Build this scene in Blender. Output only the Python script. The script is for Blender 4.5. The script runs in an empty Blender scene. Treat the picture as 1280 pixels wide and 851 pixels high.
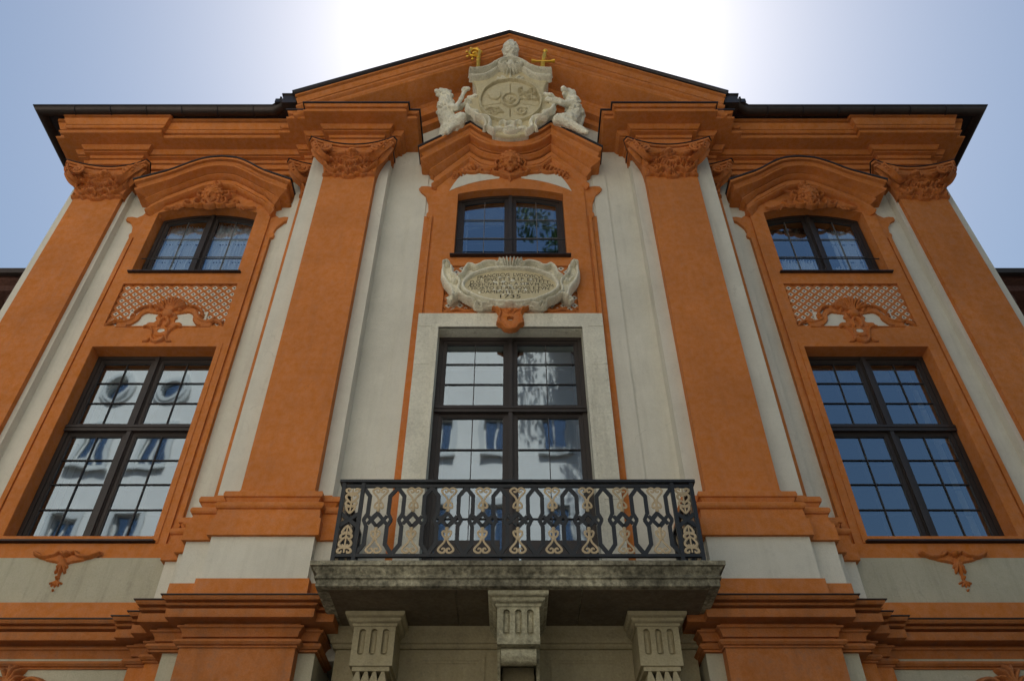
import bpy, bmesh, math, random
import numpy as np
from mathutils import Vector, Matrix, noise
from mathutils.geometry import tessellate_polygon
random.seed(7); np.random.seed(7)
sc = bpy.context.scene
COL = sc.collection
R = math.radians

# ---------------------------------------------------------------- camera, sky, sun, exposure
cam_d = bpy.data.cameras.new('camera'); cam = bpy.data.objects.new('camera', cam_d); COL.objects.link(cam)
cam.location = (0, -9, 1.6); cam.rotation_euler = (R(90 + 42.3), 0, 0)
cam_d.sensor_width = 36; cam_d.lens = 36 * 995 / 1280; cam_d.shift_x = 2 / 1280
cam_d.clip_start = .1; cam_d.clip_end = 3000
sc.camera = cam
w = bpy.data.worlds.new('World'); sc.world = w; w.use_nodes = True
nt = w.node_tree
sky = nt.nodes.new('ShaderNodeTexSky'); sky.sky_type = 'NISHITA'; sky.sun_disc = False
SUN_EL, SUN_AZ = 64, 3
sky.sun_elevation = R(SUN_EL); sky.sun_rotation = R(SUN_AZ); sky.air_density = 1.9; sky.dust_density = 2.0; sky.ozone_density = 5.0
bgn = nt.nodes['Background']; bgn.inputs['Strength'].default_value = .056
nt.links.new(sky.outputs['Color'], bgn.inputs['Color'])
sun_d = bpy.data.lights.new('sun', 'SUN'); sun_d.energy = 5.0; sun_d.angle = R(.5); sun_d.color = (1, .95, .87)
sun = bpy.data.objects.new('sun', sun_d); COL.objects.link(sun); sun.location = (0, 30, 60)
sdir = Vector((math.sin(R(SUN_AZ)) * math.cos(R(SUN_EL)), math.cos(R(SUN_AZ)) * math.cos(R(SUN_EL)), math.sin(R(SUN_EL))))
sun.rotation_euler = sdir.to_track_quat('Z', 'Y').to_euler()
sc.view_settings.view_transform = 'Standard'; sc.view_settings.look = 'None'
sc.view_settings.exposure = .78; sc.view_settings.gamma = 1
sc.cycles.max_bounces = 8; sc.cycles.transparent_max_bounces = 12

# ---------------------------------------------------------------- materials
def new_mat(name):
    m = bpy.data.materials.new(name); m.use_nodes = True
    return m, m.node_tree, m.node_tree.nodes['Principled BSDF']
def N(t, kind, **kw):
    n = t.nodes.new(kind)
    for k, v in kw.items():
        if k in n.inputs: n.inputs[k].default_value = v
        else: setattr(n, k, v)
    return n
def plaster(name, col, var=.12, rough=.85, bump=.25, streak=.25, grain=60, dirt=(.16, .13, .10), dirt_amt=.25, metal=0, spec=.3):
    """mineral surface: broad mottling, vertical weather streaks, fine grain and relief"""
    m, t, b = new_mat(name)
    tc = N(t, 'ShaderNodeTexCoord'); L = t.links.new
    geo = N(t, 'ShaderNodeNewGeometry')
    pos = geo.outputs['Position']
    n1 = N(t, 'ShaderNodeTexNoise', Scale=1.3, Detail=7.0, Roughness=.62); L(pos, n1.inputs['Vector'])
    mp = N(t, 'ShaderNodeMapping'); mp.inputs['Scale'].default_value = (5, 5, .45); L(pos, mp.inputs['Vector'])
    n2 = N(t, 'ShaderNodeTexNoise', Scale=1.6, Detail=6.0, Roughness=.6); L(mp.outputs[0], n2.inputs['Vector'])
    n3 = N(t, 'ShaderNodeTexNoise', Scale=float(grain), Detail=4.0, Roughness=.65); L(pos, n3.inputs['Vector'])
    n4 = N(t, 'ShaderNodeTexNoise', Scale=9.0, Detail=5.0, Roughness=.7); L(pos, n4.inputs['Vector'])
    def ramp(src, a, bb, lo, hi):
        r = N(t, 'ShaderNodeMapRange'); r.inputs[1].default_value = a; r.inputs[2].default_value = bb
        r.inputs[3].default_value = lo; r.inputs[4].default_value = hi; L(src, r.inputs[0]); return r.outputs[0]
    v = N(t, 'ShaderNodeMath', operation='MULTIPLY'); L(ramp(n1.outputs[0], .3, .7, 1 - var, 1 + var), v.inputs[0]); L(ramp(n3.outputs[0], .3, .7, 1 - var * .8, 1 + var * .8), v.inputs[1])
    v2 = N(t, 'ShaderNodeMath', operation='MULTIPLY'); L(v.outputs[0], v2.inputs[0]); L(ramp(n4.outputs[0], .3, .7, 1 - var * .5, 1 + var * .5), v2.inputs[1])
    c = N(t, 'ShaderNodeVectorMath', operation='SCALE'); c.inputs[0].default_value = col; L(v2.outputs[0], c.inputs['Scale'])
    mx = N(t, 'ShaderNodeMix', data_type='RGBA'); L(c.outputs[0], mx.inputs[6]); mx.inputs[7].default_value = (*dirt, 1)
    s = N(t, 'ShaderNodeMath', operation='MULTIPLY'); L(ramp(n2.outputs[0], .52, .78, 0, 1), s.inputs[0]); L(ramp(n4.outputs[0], .35, .65, .3, 1), s.inputs[1])
    s2 = N(t, 'ShaderNodeMath', operation='MULTIPLY'); L(s.outputs[0], s2.inputs[0]); s2.inputs[1].default_value = streak
    L(s2.outputs[0], mx.inputs[0])
    mx2 = N(t, 'ShaderNodeMix', data_type='RGBA'); L(mx.outputs[2], mx2.inputs[6]); mx2.inputs[7].default_value = (*dirt, 1)
    L(ramp(n4.outputs[0], .55, .8, 0, dirt_amt), mx2.inputs[0])
    nd = N(t, 'ShaderNodeTexNoise', Scale=2.2, Detail=3.0); L(pos, nd.inputs['Vector'])
    wp = N(t, 'ShaderNodeVectorMath', operation='MULTIPLY_ADD'); L(nd.outputs[1], wp.inputs[0]); wp.inputs[1].default_value = (.9, .9, .9); L(pos, wp.inputs[2])
    vo = N(t, 'ShaderNodeTexVoronoi', Scale=.55); vo.feature = 'DISTANCE_TO_EDGE'; L(wp.outputs[0], vo.inputs['Vector'])
    ck = N(t, 'ShaderNodeMath', operation='MULTIPLY'); L(ramp(vo.outputs['Distance'], .0, .005, .22, 0), ck.inputs[0]); L(ramp(n1.outputs[0], .48, .60, 0, 1), ck.inputs[1])
    mx3 = N(t, 'ShaderNodeMix', data_type='RGBA'); L(mx2.outputs[2], mx3.inputs[6]); mx3.inputs[7].default_value = (*[d * .6 for d in dirt], 1); L(ck.outputs[0], mx3.inputs[0])
    n5 = N(t, 'ShaderNodeTexNoise', Scale=.55, Detail=2.0); L(pos, n5.inputs['Vector'])
    hs = N(t, 'ShaderNodeHueSaturation'); L(mx3.outputs[2], hs.inputs['Color']); L(ramp(n5.outputs[0], .35, .65, 1 - var * .5, 1 + var * .5), hs.inputs['Value']); L(ramp(n4.outputs[0], .3, .7, 1.06, .94), hs.inputs['Saturation'])
    L(hs.outputs[0], b.inputs['Base Color'])
    b.inputs['Roughness'].default_value = rough; b.inputs['Specular IOR Level'].default_value = spec; b.inputs['Metallic'].default_value = metal
    ad = N(t, 'ShaderNodeMath', operation='ADD'); L(n3.outputs[0], ad.inputs[0]); L(ramp(n4.outputs[0], 0, 1, 0, 1.6), ad.inputs[1])
    bp = N(t, 'ShaderNodeBump', Strength=bump, Distance=.012); L(ad.outputs[0], bp.inputs['Height']); L(bp.outputs[0], b.inputs['Normal'])
    return m
M = {}
M['orange'] = plaster('orange_plaster', (.55, .186, .048), .11, .85, .3, .30, 70, (.22, .09, .04), .18)
M['brown'] = plaster('shade_toned_orange_plaster', (.42, .150, .046), .14, .85, .3, .5, 60, (.11, .075, .05), .5)  # darker copy of the orange: shade of the lower facade put into the colour
M['orange_relief'] = plaster('orange_stucco', (.52, .172, .046), .13, .85, .45, .25, 45, (.12, .055, .03), .35)
M['white'] = plaster('cream_plaster', (.67, .64, .54), .07, .88, .35, .30, 80, (.27, .25, .18), .24)
M['shaded_white'] = plaster('shade_toned_cream_plaster', (.46, .43, .32), .09, .9, .4, .55, 50, (.18, .16, .11), .35)  # darker copy of the cream, with the low facade's dimmer light in its colour
M['stone'] = plaster('pale_carved_limestone', (.80, .76, .61), .20, .85, .8, .5, 40, (.13, .115, .07), .75)
M['shield'] = plaster('yellow_limestone', (.60, .52, .33), .10, .85, .5, .3, 45, (.18, .14, .08), .35)
M['travertine'] = plaster('pitted_limestone', (.70, .67, .55), .13, .85, 1.0, .45, 30, (.20, .18, .11), .5)
M['slab'] = plaster('mossy_sandstone', (.26, .24, .17), .75, .95, 1.0, .9, 20, (.018, .018, .011), .9)
M['console'] = plaster('lichened_limestone', (.40, .37, .25), .40, .9, 1.0, .7, 24, (.07, .065, .035), .8)
M['soffit'] = plaster('dark_sandstone', (.15, .12, .08), .22, .95, .5, .5, 22, (.05, .04, .028), .6)  # darker, browner stone colour for the underside of the slab
M['portal'] = plaster('ochre_sandstone', (.37, .32, .20), .14, .9, .5, .4, 35, (.11, .09, .055), .5)
M['lead'] = plaster('dark_sheet_metal', (.035, .03, .032), .2, .45, .1, .2, 20, (.02, .02, .02), .2, .4, .5)
M['gutter'] = plaster('brown_gutter_metal', (.055, .042, .036), .15, .42, .08, .3, 14, (.02, .02, .02), .2, .5, .5)
M['wood'] = plaster('dark_window_wood', (.030, .022, .019), .2, .5, .2, .2, 60, (.015, .012, .01), .2, 0, .5)
M['bar'] = plaster('grey_glazing_bar', (.16, .15, .14), .1, .5, .05, .1, 60, (.08, .08, .07), .2, .3, .5)
M['iron'] = plaster('blue_black_iron', (.017, .020, .024), .2, .45, .2, .2, 60, (.05, .035, .025), .25, .3, .5)
M['gilt'] = plaster('dull_gilding', (.44, .34, .205), .2, .5, .2, .3, 60, (.15, .10, .06), .4, .25, .5)
M['gold'] = plaster('bright_gold_leaf', (.85, .50, .06), .1, .35, .2, .1, 60, (.30, .16, .03), .3, .7, .5)
M['letter'] = plaster('dark_lettering', (.035, .03, .022), .1, .9, .1, 0, 60, (.03, .03, .02), 0)
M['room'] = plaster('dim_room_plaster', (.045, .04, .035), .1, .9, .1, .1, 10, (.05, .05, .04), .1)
M['timber'] = plaster('dark_red_timber', (.10, .045, .032), .3, .8, .4, .4, 20, (.03, .02, .015), .4)
M['tile'] = plaster('brown_roof_tile', (.14, .07, .05), .3, .8, .6, .3, 15, (.05, .035, .03), .4)
M['paving'] = plaster('grey_granite_paving', (.055, .052, .047), .15, .85, .5, .1, 12, (.12, .11, .10), .4)
M['render'] = plaster('white_render', (.80, .77, .70), .04, .9, .02, .1, 40, (.4, .4, .38), .1)
M['render2'] = plaster('grey_render', (.62, .62, .58), .06, .9, .15, .1, 40, (.25, .25, .24), .1)
M['fabric'] = plaster('white_net_curtain', (.78, .80, .82), .05, .95, .1, .05, 90, (.5, .5, .5), .05)
M['bark'] = plaster('grey_bark', (.10, .08, .06), .3, .9, 1, .3, 15, (.04, .03, .02), .5)
M['leaf'] = plaster('green_leaf', (.07, .13, .03), .4, .6, .1, 0, 3, (.03, .06, .015), .4)
_m, _t, _b = new_mat('window_glass')
_t.nodes.remove(_b); _o = _t.nodes['Material Output']
_g = N(_t, 'ShaderNodeBsdfGlossy', Roughness=.028); _g.inputs['Color'].default_value = (.70, .85, 1, 1)
_tr = N(_t, 'ShaderNodeBsdfTransparent'); _tr.inputs['Color'].default_value = (.86, .90, .92, 1)
_f = N(_t, 'ShaderNodeFresnel', IOR=1.75)
_k = N(_t, 'ShaderNodeMath', operation='MULTIPLY_ADD'); _k.inputs[1].default_value = 2.3; _k.inputs[2].default_value = .16; _k.use_clamp = True
_mx = N(_t, 'ShaderNodeMixShader')
_n = N(_t, 'ShaderNodeTexNoise', Scale=1.6, Detail=1.0); _ge = N(_t, 'ShaderNodeNewGeometry')
_bp = N(_t, 'ShaderNodeBump', Strength=.11, Distance=.02)
_t.links.new(_ge.outputs['Position'], _n.inputs['Vector']); _t.links.new(_n.outputs[0], _bp.inputs['Height']); _t.links.new(_bp.outputs[0], _g.inputs['Normal'])
_bf = N(_t, 'ShaderNodeMath', operation='SUBTRACT'); _bf.inputs[0].default_value = 1; _t.links.new(_ge.outputs['Backfacing'], _bf.inputs[1])
_bm = N(_t, 'ShaderNodeMath', operation='MULTIPLY'); _t.links.new(_f.outputs[0], _k.inputs[0]); _t.links.new(_k.outputs[0], _bm.inputs[0]); _t.links.new(_bf.outputs[0], _bm.inputs[1]); _t.links.new(_bm.outputs[0], _mx.inputs[0]); _t.links.new(_tr.outputs[0], _mx.inputs[1]); _t.links.new(_g.outputs[0], _mx.inputs[2]); _t.links.new(_mx.outputs[0], _o.inputs[0])
M['glass'] = _m

# ---------------------------------------------------------------- object helpers
def wloc(o):
    v = Vector((0, 0, 0))
    while o is not None: v += o.location; o = o.parent
    return v
def thing(name, label, cat, loc=(0, 0, 0), group=None):
    o = bpy.data.objects.new(name, None); COL.objects.link(o); o.location = loc
    o.empty_display_size = .3; tag(o, label, cat, group); return o
def tag(o, label, cat, group=None):
    o['label'] = label; o['category'] = cat
    if group: o['group'] = group
    return o
def catmull(pts, n=6):
    pts = [tuple(p) for p in pts]
    if len(pts) < 3: return pts
    P = [pts[0]] + pts + [pts[-1]]; out = []
    for i in range(1, len(P) - 2):
        a, b, c, d = (np.array(P[i + k - 1], float) for k in range(4))
        for k in range(n):
            t = k / n
            out.append(tuple(.5 * ((2 * b) + (c - a) * t + (2 * a - 5 * b + 4 * c - d) * t * t + (3 * b - a - 3 * c + d) * t ** 3)))
    out.append(pts[-1]); return out
def mir(path): return [(-p[0],) + tuple(p[1:]) for p in reversed(path)]

class MB:
    def __init__(s): s.v = []; s.f = []
    def add(s, vs, fs):
        k = len(s.v); s.v += [tuple(map(float, p)) for p in vs]; s.f += [tuple(i + k for i in f) for f in fs]; return s
    def box(s, x0, x1, y0, y1, z0, z1):
        return s.add([(x0, y0, z0), (x1, y0, z0), (x1, y1, z0), (x0, y1, z0), (x0, y0, z1), (x1, y0, z1), (x1, y1, z1), (x0, y1, z1)],
                     [(0, 3, 2, 1), (4, 5, 6, 7), (0, 1, 5, 4), (1, 2, 6, 5), (2, 3, 7, 6), (3, 0, 4, 7)])
    def bar(s, a, b, wx, wy):
        """flat bar from a to b in an XZ plane: wx wide in plane, wy deep"""
        a = Vector(a); b = Vector(b); d = (b - a).normalized(); y = Vector((0, 1, 0))
        n = d.cross(y).normalized() * wx / 2; y = y * wy / 2
        vs = [p + n * i + y * j for p in (a, b) for i, j in ((-1, -1), (1, -1), (1, 1), (-1, 1))]
        return s.add(vs, [(0, 1, 2, 3), (4, 7, 6, 5), (0, 4, 5, 1), (1, 5, 6, 2), (2, 6, 7, 3), (3, 7, 4, 0)])
    def plate(s, outer, holes, yf, yb):
        """XZ outline with holes, extruded from front yf to back yb"""
        loops = [list(outer)] + [list(h) for h in holes]
        flat = [p for l in loops for p in l]; n = len(flat)
        tri = tessellate_polygon([[Vector((p[0], p[1], 0)) for p in l] for l in loops])
        vs = [(p[0], yf, p[1]) for p in flat] + [(p[0], yb, p[1]) for p in flat]
        fs = []
        for a, b, c in tri:
            A, B, C = flat[a], flat[b], flat[c]
            ar = (B[0] - A[0]) * (C[1] - A[1]) - (B[1] - A[1]) * (C[0] - A[0])
            if ar < 0: a, c = c, a
            fs += [(a, b, c), (c + n, b + n, a + n)]
        k = 0
        for l in loops:
            m = len(l)
            for i in range(m):
                a, b = k + i, k + (i + 1) % m; fs.append((a, a + n, b + n, b))
            k += m
        return s.add(vs, fs)
    def sweep(s, path, prof, scale=None):
        """closed profile (outward, up) carried along a path with mitred corners; outward is to the right of travel"""
        path = [Vector(p if len(p) == 3 else (p[0], p[1], 0)) for p in path]; m = len(prof); vs = []
        nn = []
        for a, b in zip(path, path[1:]):
            d = Vector((b.x - a.x, b.y - a.y)); d.normalize(); nn.append(Vector((d.y, -d.x)))
        for i, p in enumerate(path):
            n1 = nn[max(0, i - 1)]; n2 = nn[min(len(nn) - 1, i)]
            mt = (n1 + n2) / (1 + n1.dot(n2)); sc_ = 1 if scale is None else scale[i]
            for o, z in prof: vs.append((p.x + mt.x * o, p.y + mt.y * o, p.z + z * sc_))
        fs = []
        for i in range(len(path) - 1):
            for j in range(m):
                a = i * m + j; b = i * m + (j + 1) % m; fs.append((a, b, b + m, a + m))
        fs.append(tuple(range(m - 1, -1, -1))); e = (len(path) - 1) * m; fs.append(tuple(range(e, e + m)))
        return s.add(vs, fs)
    def tube(s, pts, r, sides=8, ky=1.0):
        pts = [Vector(p) for p in pts]; n = len(pts); rs = r if hasattr(r, '__len__') else [r] * n
        if len(rs) != n: rs = list(np.interp(np.linspace(0, 1, n), np.linspace(0, 1, len(rs)), rs))
        vs = []; up = None
        for i, p in enumerate(pts):
            t = (pts[min(i + 1, n - 1)] - pts[max(i - 1, 0)]).normalized()
            if up is None: up = Vector((0, 1, 0)) if abs(t.y) < .9 else Vector((1, 0, 0))
            up = (up - t * up.dot(t)).normalized(); q = t.cross(up)
            for k in range(sides):
                a = 2 * math.pi * k / sides; vs.append(p + (up * math.cos(a) * ky + q * math.sin(a)) * rs[i])
        fs = [tuple(range(sides)), tuple(range(n * sides - 1, (n - 1) * sides - 1, -1))]
        for i in range(n - 1):
            for k in range(sides):
                a = i * sides + k; b = i * sides + (k + 1) % sides; fs.append((a, a + sides, b + sides, b))
        return s.add(vs, fs)
    def ball(s, c, r, seg=10, ring=7):
        rx, ry, rz = r if hasattr(r, '__len__') else (r, r, r); vs = [(c[0], c[1], c[2] + rz)]
        for i in range(1, ring):
            t = math.pi * i / ring
            for k in range(seg):
                a = 2 * math.pi * k / seg; vs.append((c[0] + rx * math.sin(t) * math.cos(a), c[1] + ry * math.sin(t) * math.sin(a), c[2] + rz * math.cos(t)))
        vs.append((c[0], c[1], c[2] - rz)); fs = []
        for k in range(seg):
            fs.append((0, 1 + k, 1 + (k + 1) % seg)); e = len(vs) - 1; b = 1 + (ring - 2) * seg
            fs.append((e, b + (k + 1) % seg, b + k))
            for i in range(ring - 2):
                a = 1 + i * seg + k; c2 = 1 + i * seg + (k + 1) % seg; fs.append((a, a + seg, c2 + seg, c2))
        return s.add(vs, fs)
    def mirror(s):
        n = len(s.v); s.v += [(-x, y, z) for x, y, z in s.v]; s.f += [tuple(i + n for i in reversed(f)) for f in s.f]; return s
    def mirrored(s):
        r = MB(); r.v = [(-x, y, z) for x, y, z in s.v]; r.f = [tuple(reversed(f)) for f in s.f]; return r
    def mesh(s, name, mat, org=(0, 0, 0), smooth=35, normals=True):
        me = bpy.data.meshes.new(name)
        me.from_pydata([(x - org[0], y - org[1], z - org[2]) for x, y, z in s.v], [], s.f)
        if normals and len(s.f) < 60000:
            bm = bmesh.new(); bm.from_mesh(me); bmesh.ops.recalc_face_normals(bm, faces=bm.faces); bm.to_mesh(me); bm.free()
        me.materials.append(M[mat])
        if smooth: me.shade_smooth(); me.set_sharp_from_angle(angle=R(smooth))
        me.update(); return me
    def lean(s): s.v = [lean(p) for p in s.v]; return s
    def build(s, name, mat, parent=None, label=None, smooth=35, kind=None, normals=True):
        me = s.mesh(name, mat, wloc(parent), smooth, normals)
        o = bpy.data.objects.new(name, me); COL.objects.link(o); o.parent = parent
        if label: o['label'] = label
        if kind: o['kind'] = kind
        return o
def inst(name, me, loc, parent, label=None):
    o = bpy.data.objects.new(name, me); COL.objects.link(o); o.parent = parent; o.location = Vector(loc) - wloc(parent)
    if label: o['label'] = label
    return o

def lean(p):
    """the arms and their supporters stand on the hood and tip forward towards the street"""
    x, y, z = p; Z = 15.24 + (z - 15.3) * .742
    return (x * .97, y - .05 - .18 * (Z - 15.3), Z)
class Relief:
    """carved ornament as a height map over an XZ rectangle"""
    def __init__(s, x0, x1, z0, z1, res=.009):
        s.x = np.arange(x0, x1 + res, res); s.z = np.arange(z0, z1 + res, res)
        s.X, s.Z = np.meshgrid(s.x, s.z); s.H = np.zeros_like(s.X); s.res = res; s.x0 = x0; s.z0 = z0; s.c = None
    def _win(s, xa, xb, za, zb):
        i0 = max(0, int((za - s.z0) / s.res) - 1); i1 = max(0, int((zb - s.z0) / s.res) + 3)
        j0 = max(0, int((xa - s.x0) / s.res) - 1); j1 = max(0, int((xb - s.x0) / s.res) + 3)
        return slice(i0, i1), slice(j0, j1)
    def _both(s, f, pts, *a, **k):
        f(pts, *a, **k)
        if s.c is not None: f([(2 * s.c - p[0], p[1]) for p in pts], *a, **k)
    def stroke(s, pts, wd, h, base=0, n=5):
        pts = catmull(pts, n)
        ws = wd if hasattr(wd, '__len__') else [wd, wd]
        ws = np.interp(np.linspace(0, 1, len(pts)), np.linspace(0, 1, len(ws)), ws)
        s._both(s._stroke, pts, ws, h, base)
    def _stroke(s, pts, ws, h, base):
        for i in range(len(pts) - 1):
            (ax, az), (bx, bz) = pts[i][:2], pts[i + 1][:2]; wa, wb = ws[i], ws[i + 1]; mw = max(wa, wb)
            w_ = s._win(min(ax, bx) - mw, max(ax, bx) + mw, min(az, bz) - mw, max(az, bz) + mw)
            X = s.X[w_]; Z = s.Z[w_]
            if X.size == 0: continue
            dx, dz = bx - ax, bz - az; L2 = dx * dx + dz * dz + 1e-12
            t = np.clip(((X - ax) * dx + (Z - az) * dz) / L2, 0, 1)
            d2 = (X - ax - t * dx) ** 2 + (Z - az - t * dz) ** 2; ww = wa + (wb - wa) * t + 1e-6
            q = 1 - d2 / ww ** 2; hh = np.where(q > 0, base + h * np.sqrt(np.clip(q, 0, 1)) * np.clip(ww / .03, .5, 1), 0)
            s.H[w_] = np.maximum(s.H[w_], hh)
    def groove(s, pts, wd, dep, n=5): s._both(s._groove, catmull(pts, n), wd, dep)
    def _groove(s, pts, wd, dep):
        xs = [p[0] for p in pts]; zs = [p[1] for p in pts]; w_ = s._win(min(xs) - wd * 3, max(xs) + wd * 3, min(zs) - wd * 3, max(zs) + wd * 3)
        X = s.X[w_]; Z = s.Z[w_]
        if X.size == 0: return
        D = np.full_like(X, 9.)
        for (ax, az), (bx, bz) in zip([p[:2] for p in pts], [p[:2] for p in pts][1:]):
            dx, dz = bx - ax, bz - az; t = np.clip(((X - ax) * dx + (Z - az) * dz) / (dx * dx + dz * dz + 1e-12), 0, 1)
            D = np.minimum(D, (X - ax - t * dx) ** 2 + (Z - az - t * dz) ** 2)
        H = s.H[w_]; s.H[w_] = np.where(H > 0, np.maximum(H - dep * np.exp(-D / wd ** 2), .002), 0)
    def ell(s, cx, cz, rx, rz, h, rot=0, base=0, p=.5):
        s._ell(cx, cz, rx, rz, h, rot, base, p)
        if s.c is not None and abs(cx - s.c) > 1e-6: s._ell(2 * s.c - cx, cz, rx, rz, h, -rot, base, p)
    def _ell(s, cx, cz, rx, rz, h, rot, base, p):
        m = max(rx, rz); w_ = s._win(cx - m, cx + m, cz - m, cz + m); X = s.X[w_] - cx; Z = s.Z[w_] - cz
        if X.size == 0: return
        c, n = math.cos(rot), math.sin(rot); u = (X * c + Z * n) / rx; v = (-X * n + Z * c) / rz; q = 1 - u * u - v * v
        hh = np.where(q > 0, base + h * np.clip(q, 0, 1) ** p, 0); s.H[w_] = np.maximum(s.H[w_], hh)
    def poly(s, pts, h, bev=.02, cut=False):
        P = np.array([p[:2] for p in pts]); w_ = s._win(P[:, 0].min(), P[:, 0].max(), P[:, 1].min(), P[:, 1].max())
        X = s.X[w_]; Z = s.Z[w_]; ins = np.zeros_like(X, bool); D = np.full_like(X, 9.)
        for i in range(len(P)):
            (ax, az), (bx, bz) = P[i], P[(i + 1) % len(P)]
            if az != bz:
                c_ = ((az > Z) != (bz > Z)) & (X < (bx - ax) * (Z - az) / (bz - az) + ax); ins ^= c_
            dx, dz = bx - ax, bz - az; t = np.clip(((X - ax) * dx + (Z - az) * dz) / (dx * dx + dz * dz + 1e-12), 0, 1)
            D = np.minimum(D, (X - ax - t * dx) ** 2 + (Z - az - t * dz) ** 2)
        D = np.sqrt(D)
        if cut: s.H[w_] = np.where(ins, 0, s.H[w_]); return
        k = np.clip(D / bev, 0, 1); hh = np.where(ins, h * np.sqrt(1 - (1 - k) ** 2) + .003, 0); s.H[w_] = np.maximum(s.H[w_], hh)
    def spiral(s, cx, cz, r0, turns, a0, d, wd, h, base=0, n=22, tail=None):
        pts = [(cx + r0 * (1 - .82 * k / n) * math.cos(a0 + d * 2 * math.pi * turns * k / n), cz + r0 * (1 - .82 * k / n) * math.sin(a0 + d * 2 * math.pi * turns * k / n)) for k in range(n + 1)]
        if tail: pts = list(tail) + pts
        s.stroke(pts, [wd, wd * .8, wd * .6], h, base, 2)
        s.ell(pts[-1][0], pts[-1][1], wd * .9, wd * .9, h * 1.15, 0, base)
    def leaf(s, x, z, ang, ln, wd, h, base=0, lobes=3):
        c, n = math.cos(ang), math.sin(ang)
        s.stroke([(x, z), (x + c * ln * .5, z + n * ln * .5), (x + c * ln, z + n * ln)], [wd * .5, wd * .55, wd * .2], h, base, 3)
        for k in range(lobes):
            f = .15 + .28 * k; L = ln * (.42 - .07 * k)
            for sg in (-1, 1):
                a2 = ang + sg * .8; px, pz = x + c * ln * f, z + n * ln * f
                s.stroke([(px, pz), (px + math.cos(a2) * L, pz + math.sin(a2) * L)], [wd * .3, wd * .16], h * .8, base, 2)
    def rough(s, amp, sc_=9, seed=0):
        r = np.random.RandomState(seed); T = np.zeros_like(s.H)
        for k in range(14):
            a = r.rand() * 6.28; f = sc_ * (1 + 3 * r.rand()); T += np.sin((s.X * math.cos(a) + s.Z * math.sin(a)) * f + r.rand() * 6.28)
        s.H = np.where(s.H > 0, np.maximum(s.H + amp * T / 4, .002), 0)
    def crisp(s, k=1.1, rad=.032, lo=.004):
        """undercut the carving: deepen the hollows beside raised forms"""
        n = max(1, int(rad / s.res)); B = s.H.copy(); ker = np.ones(2 * n + 1) / (2 * n + 1)
        for _ in range(2):
            B = np.apply_along_axis(lambda v: np.convolve(v, ker, 'same'), 0, B); B = np.apply_along_axis(lambda v: np.convolve(v, ker, 'same'), 1, B)
        W = (s.H > 0).astype(float)
        for _ in range(2):
            W = np.apply_along_axis(lambda v: np.convolve(v, ker, 'same'), 0, W); W = np.apply_along_axis(lambda v: np.convolve(v, ker, 'same'), 1, W)
        B = B / np.maximum(W, .05)
        s.H = np.where(s.H > 0, np.maximum(s.H + k * (s.H - B), lo), 0); return s
    def into(s, mb, y, back=.004, mp=None, flip=False):
        nz, nx = s.H.shape; on = s.H > 1e-4
        cell = on[:-1, :-1] | on[1:, :-1] | on[:-1, 1:] | on[1:, 1:]
        used = np.zeros_like(on); used[:-1, :-1] |= cell; used[1:, :-1] |= cell; used[:-1, 1:] |= cell; used[1:, 1:] |= cell
        idx = -np.ones(s.H.shape, int); ii = np.argwhere(used); idx[used] = np.arange(len(ii))
        vs = []
        for i, j in ii:
            hh = s.H[i, j]; d = -hh if hh > 1e-4 else back
            x, z = s.x[j], s.z[i]
            vs.append((x, y + d, z) if mp is None else mp(x, d, z))
        cc = np.argwhere(cell)
        fs = [(idx[i, j], idx[i, j + 1], idx[i + 1, j + 1], idx[i + 1, j]) for i, j in cc]
        mb.add(vs, fs); return mb
    def build(s, name, y, mat, parent, label=None, **k):
        return s.into(MB(), y).build(name, mat, parent, label, smooth=60, normals=False, **k)

def blob(name, parts, mat, parent, voxel=.02, rough=.006, label=None, extra=None, seed=0, tip=False, soft=3, dents=(), rs=1.0):
    """organic carved form: tapered limbs fused into one skin by a voxel remesh"""
    mb = MB()
    for a, ra, b, rb in parts:
        ra *= rs; rb *= rs
        a = Vector(a); b = Vector(b); n = max(2, int((b - a).length / (min(ra, rb) * .35)) + 1)
        for k in range(n + 1):
            t = k / n; mb.ball(a.lerp(b, t), ra + (rb - ra) * t, 10, 7)
    if extra: extra(mb)
    if tip: mb.lean()
    org = wloc(parent); me = mb.mesh('tmp', mat, org, 0, False)
    o = bpy.data.objects.new('tmp', me); COL.objects.link(o)
    md = o.modifiers.new('r', 'REMESH'); md.mode = 'VOXEL'; md.voxel_size = voxel
    m2 = o.modifiers.new('s', 'SMOOTH'); m2.iterations = soft; m2.factor = .5
    dg = bpy.context.evaluated_depsgraph_get(); dg.update(); me2 = bpy.data.meshes.new_from_object(o.evaluated_get(dg))
    bpy.data.objects.remove(o); bpy.data.meshes.remove(me)
    co = np.empty(len(me2.vertices) * 3); me2.vertices.foreach_get('co', co); no = np.empty_like(co); me2.vertices.foreach_get('normal', no)
    co = co.reshape(-1, 3); no = no.reshape(-1, 3)
    d = np.array([noise.noise(Vector(p) * 14 + Vector((seed, 0, 0))) + .6 * noise.noise(Vector(p) * 30) for p in co]) * rough
    co = co + no * d[:, None]
    for (c, rad, dep) in dents:
        q2 = ((co - (np.array(c) - np.array(org))) ** 2).sum(1) / rad ** 2; co[:, 1] += np.where(q2 < 1, dep * (1 - q2), 0)
    me2.vertices.foreach_set('co', co.ravel()); me2.name = name
    me2.materials.clear(); me2.materials.append(M[mat]); me2.shade_smooth(); me2.update()
    o = bpy.data.objects.new(name, me2); COL.objects.link(o); o.parent = parent
    if label: o['label'] = label
    return o

# ================================================================ GROUND
g = MB(); n = 12
g.box(-600, 600, -600, 600, -.5, 0)
go = g.build('ground', 'paving'); go['kind'] = 'structure'

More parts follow.
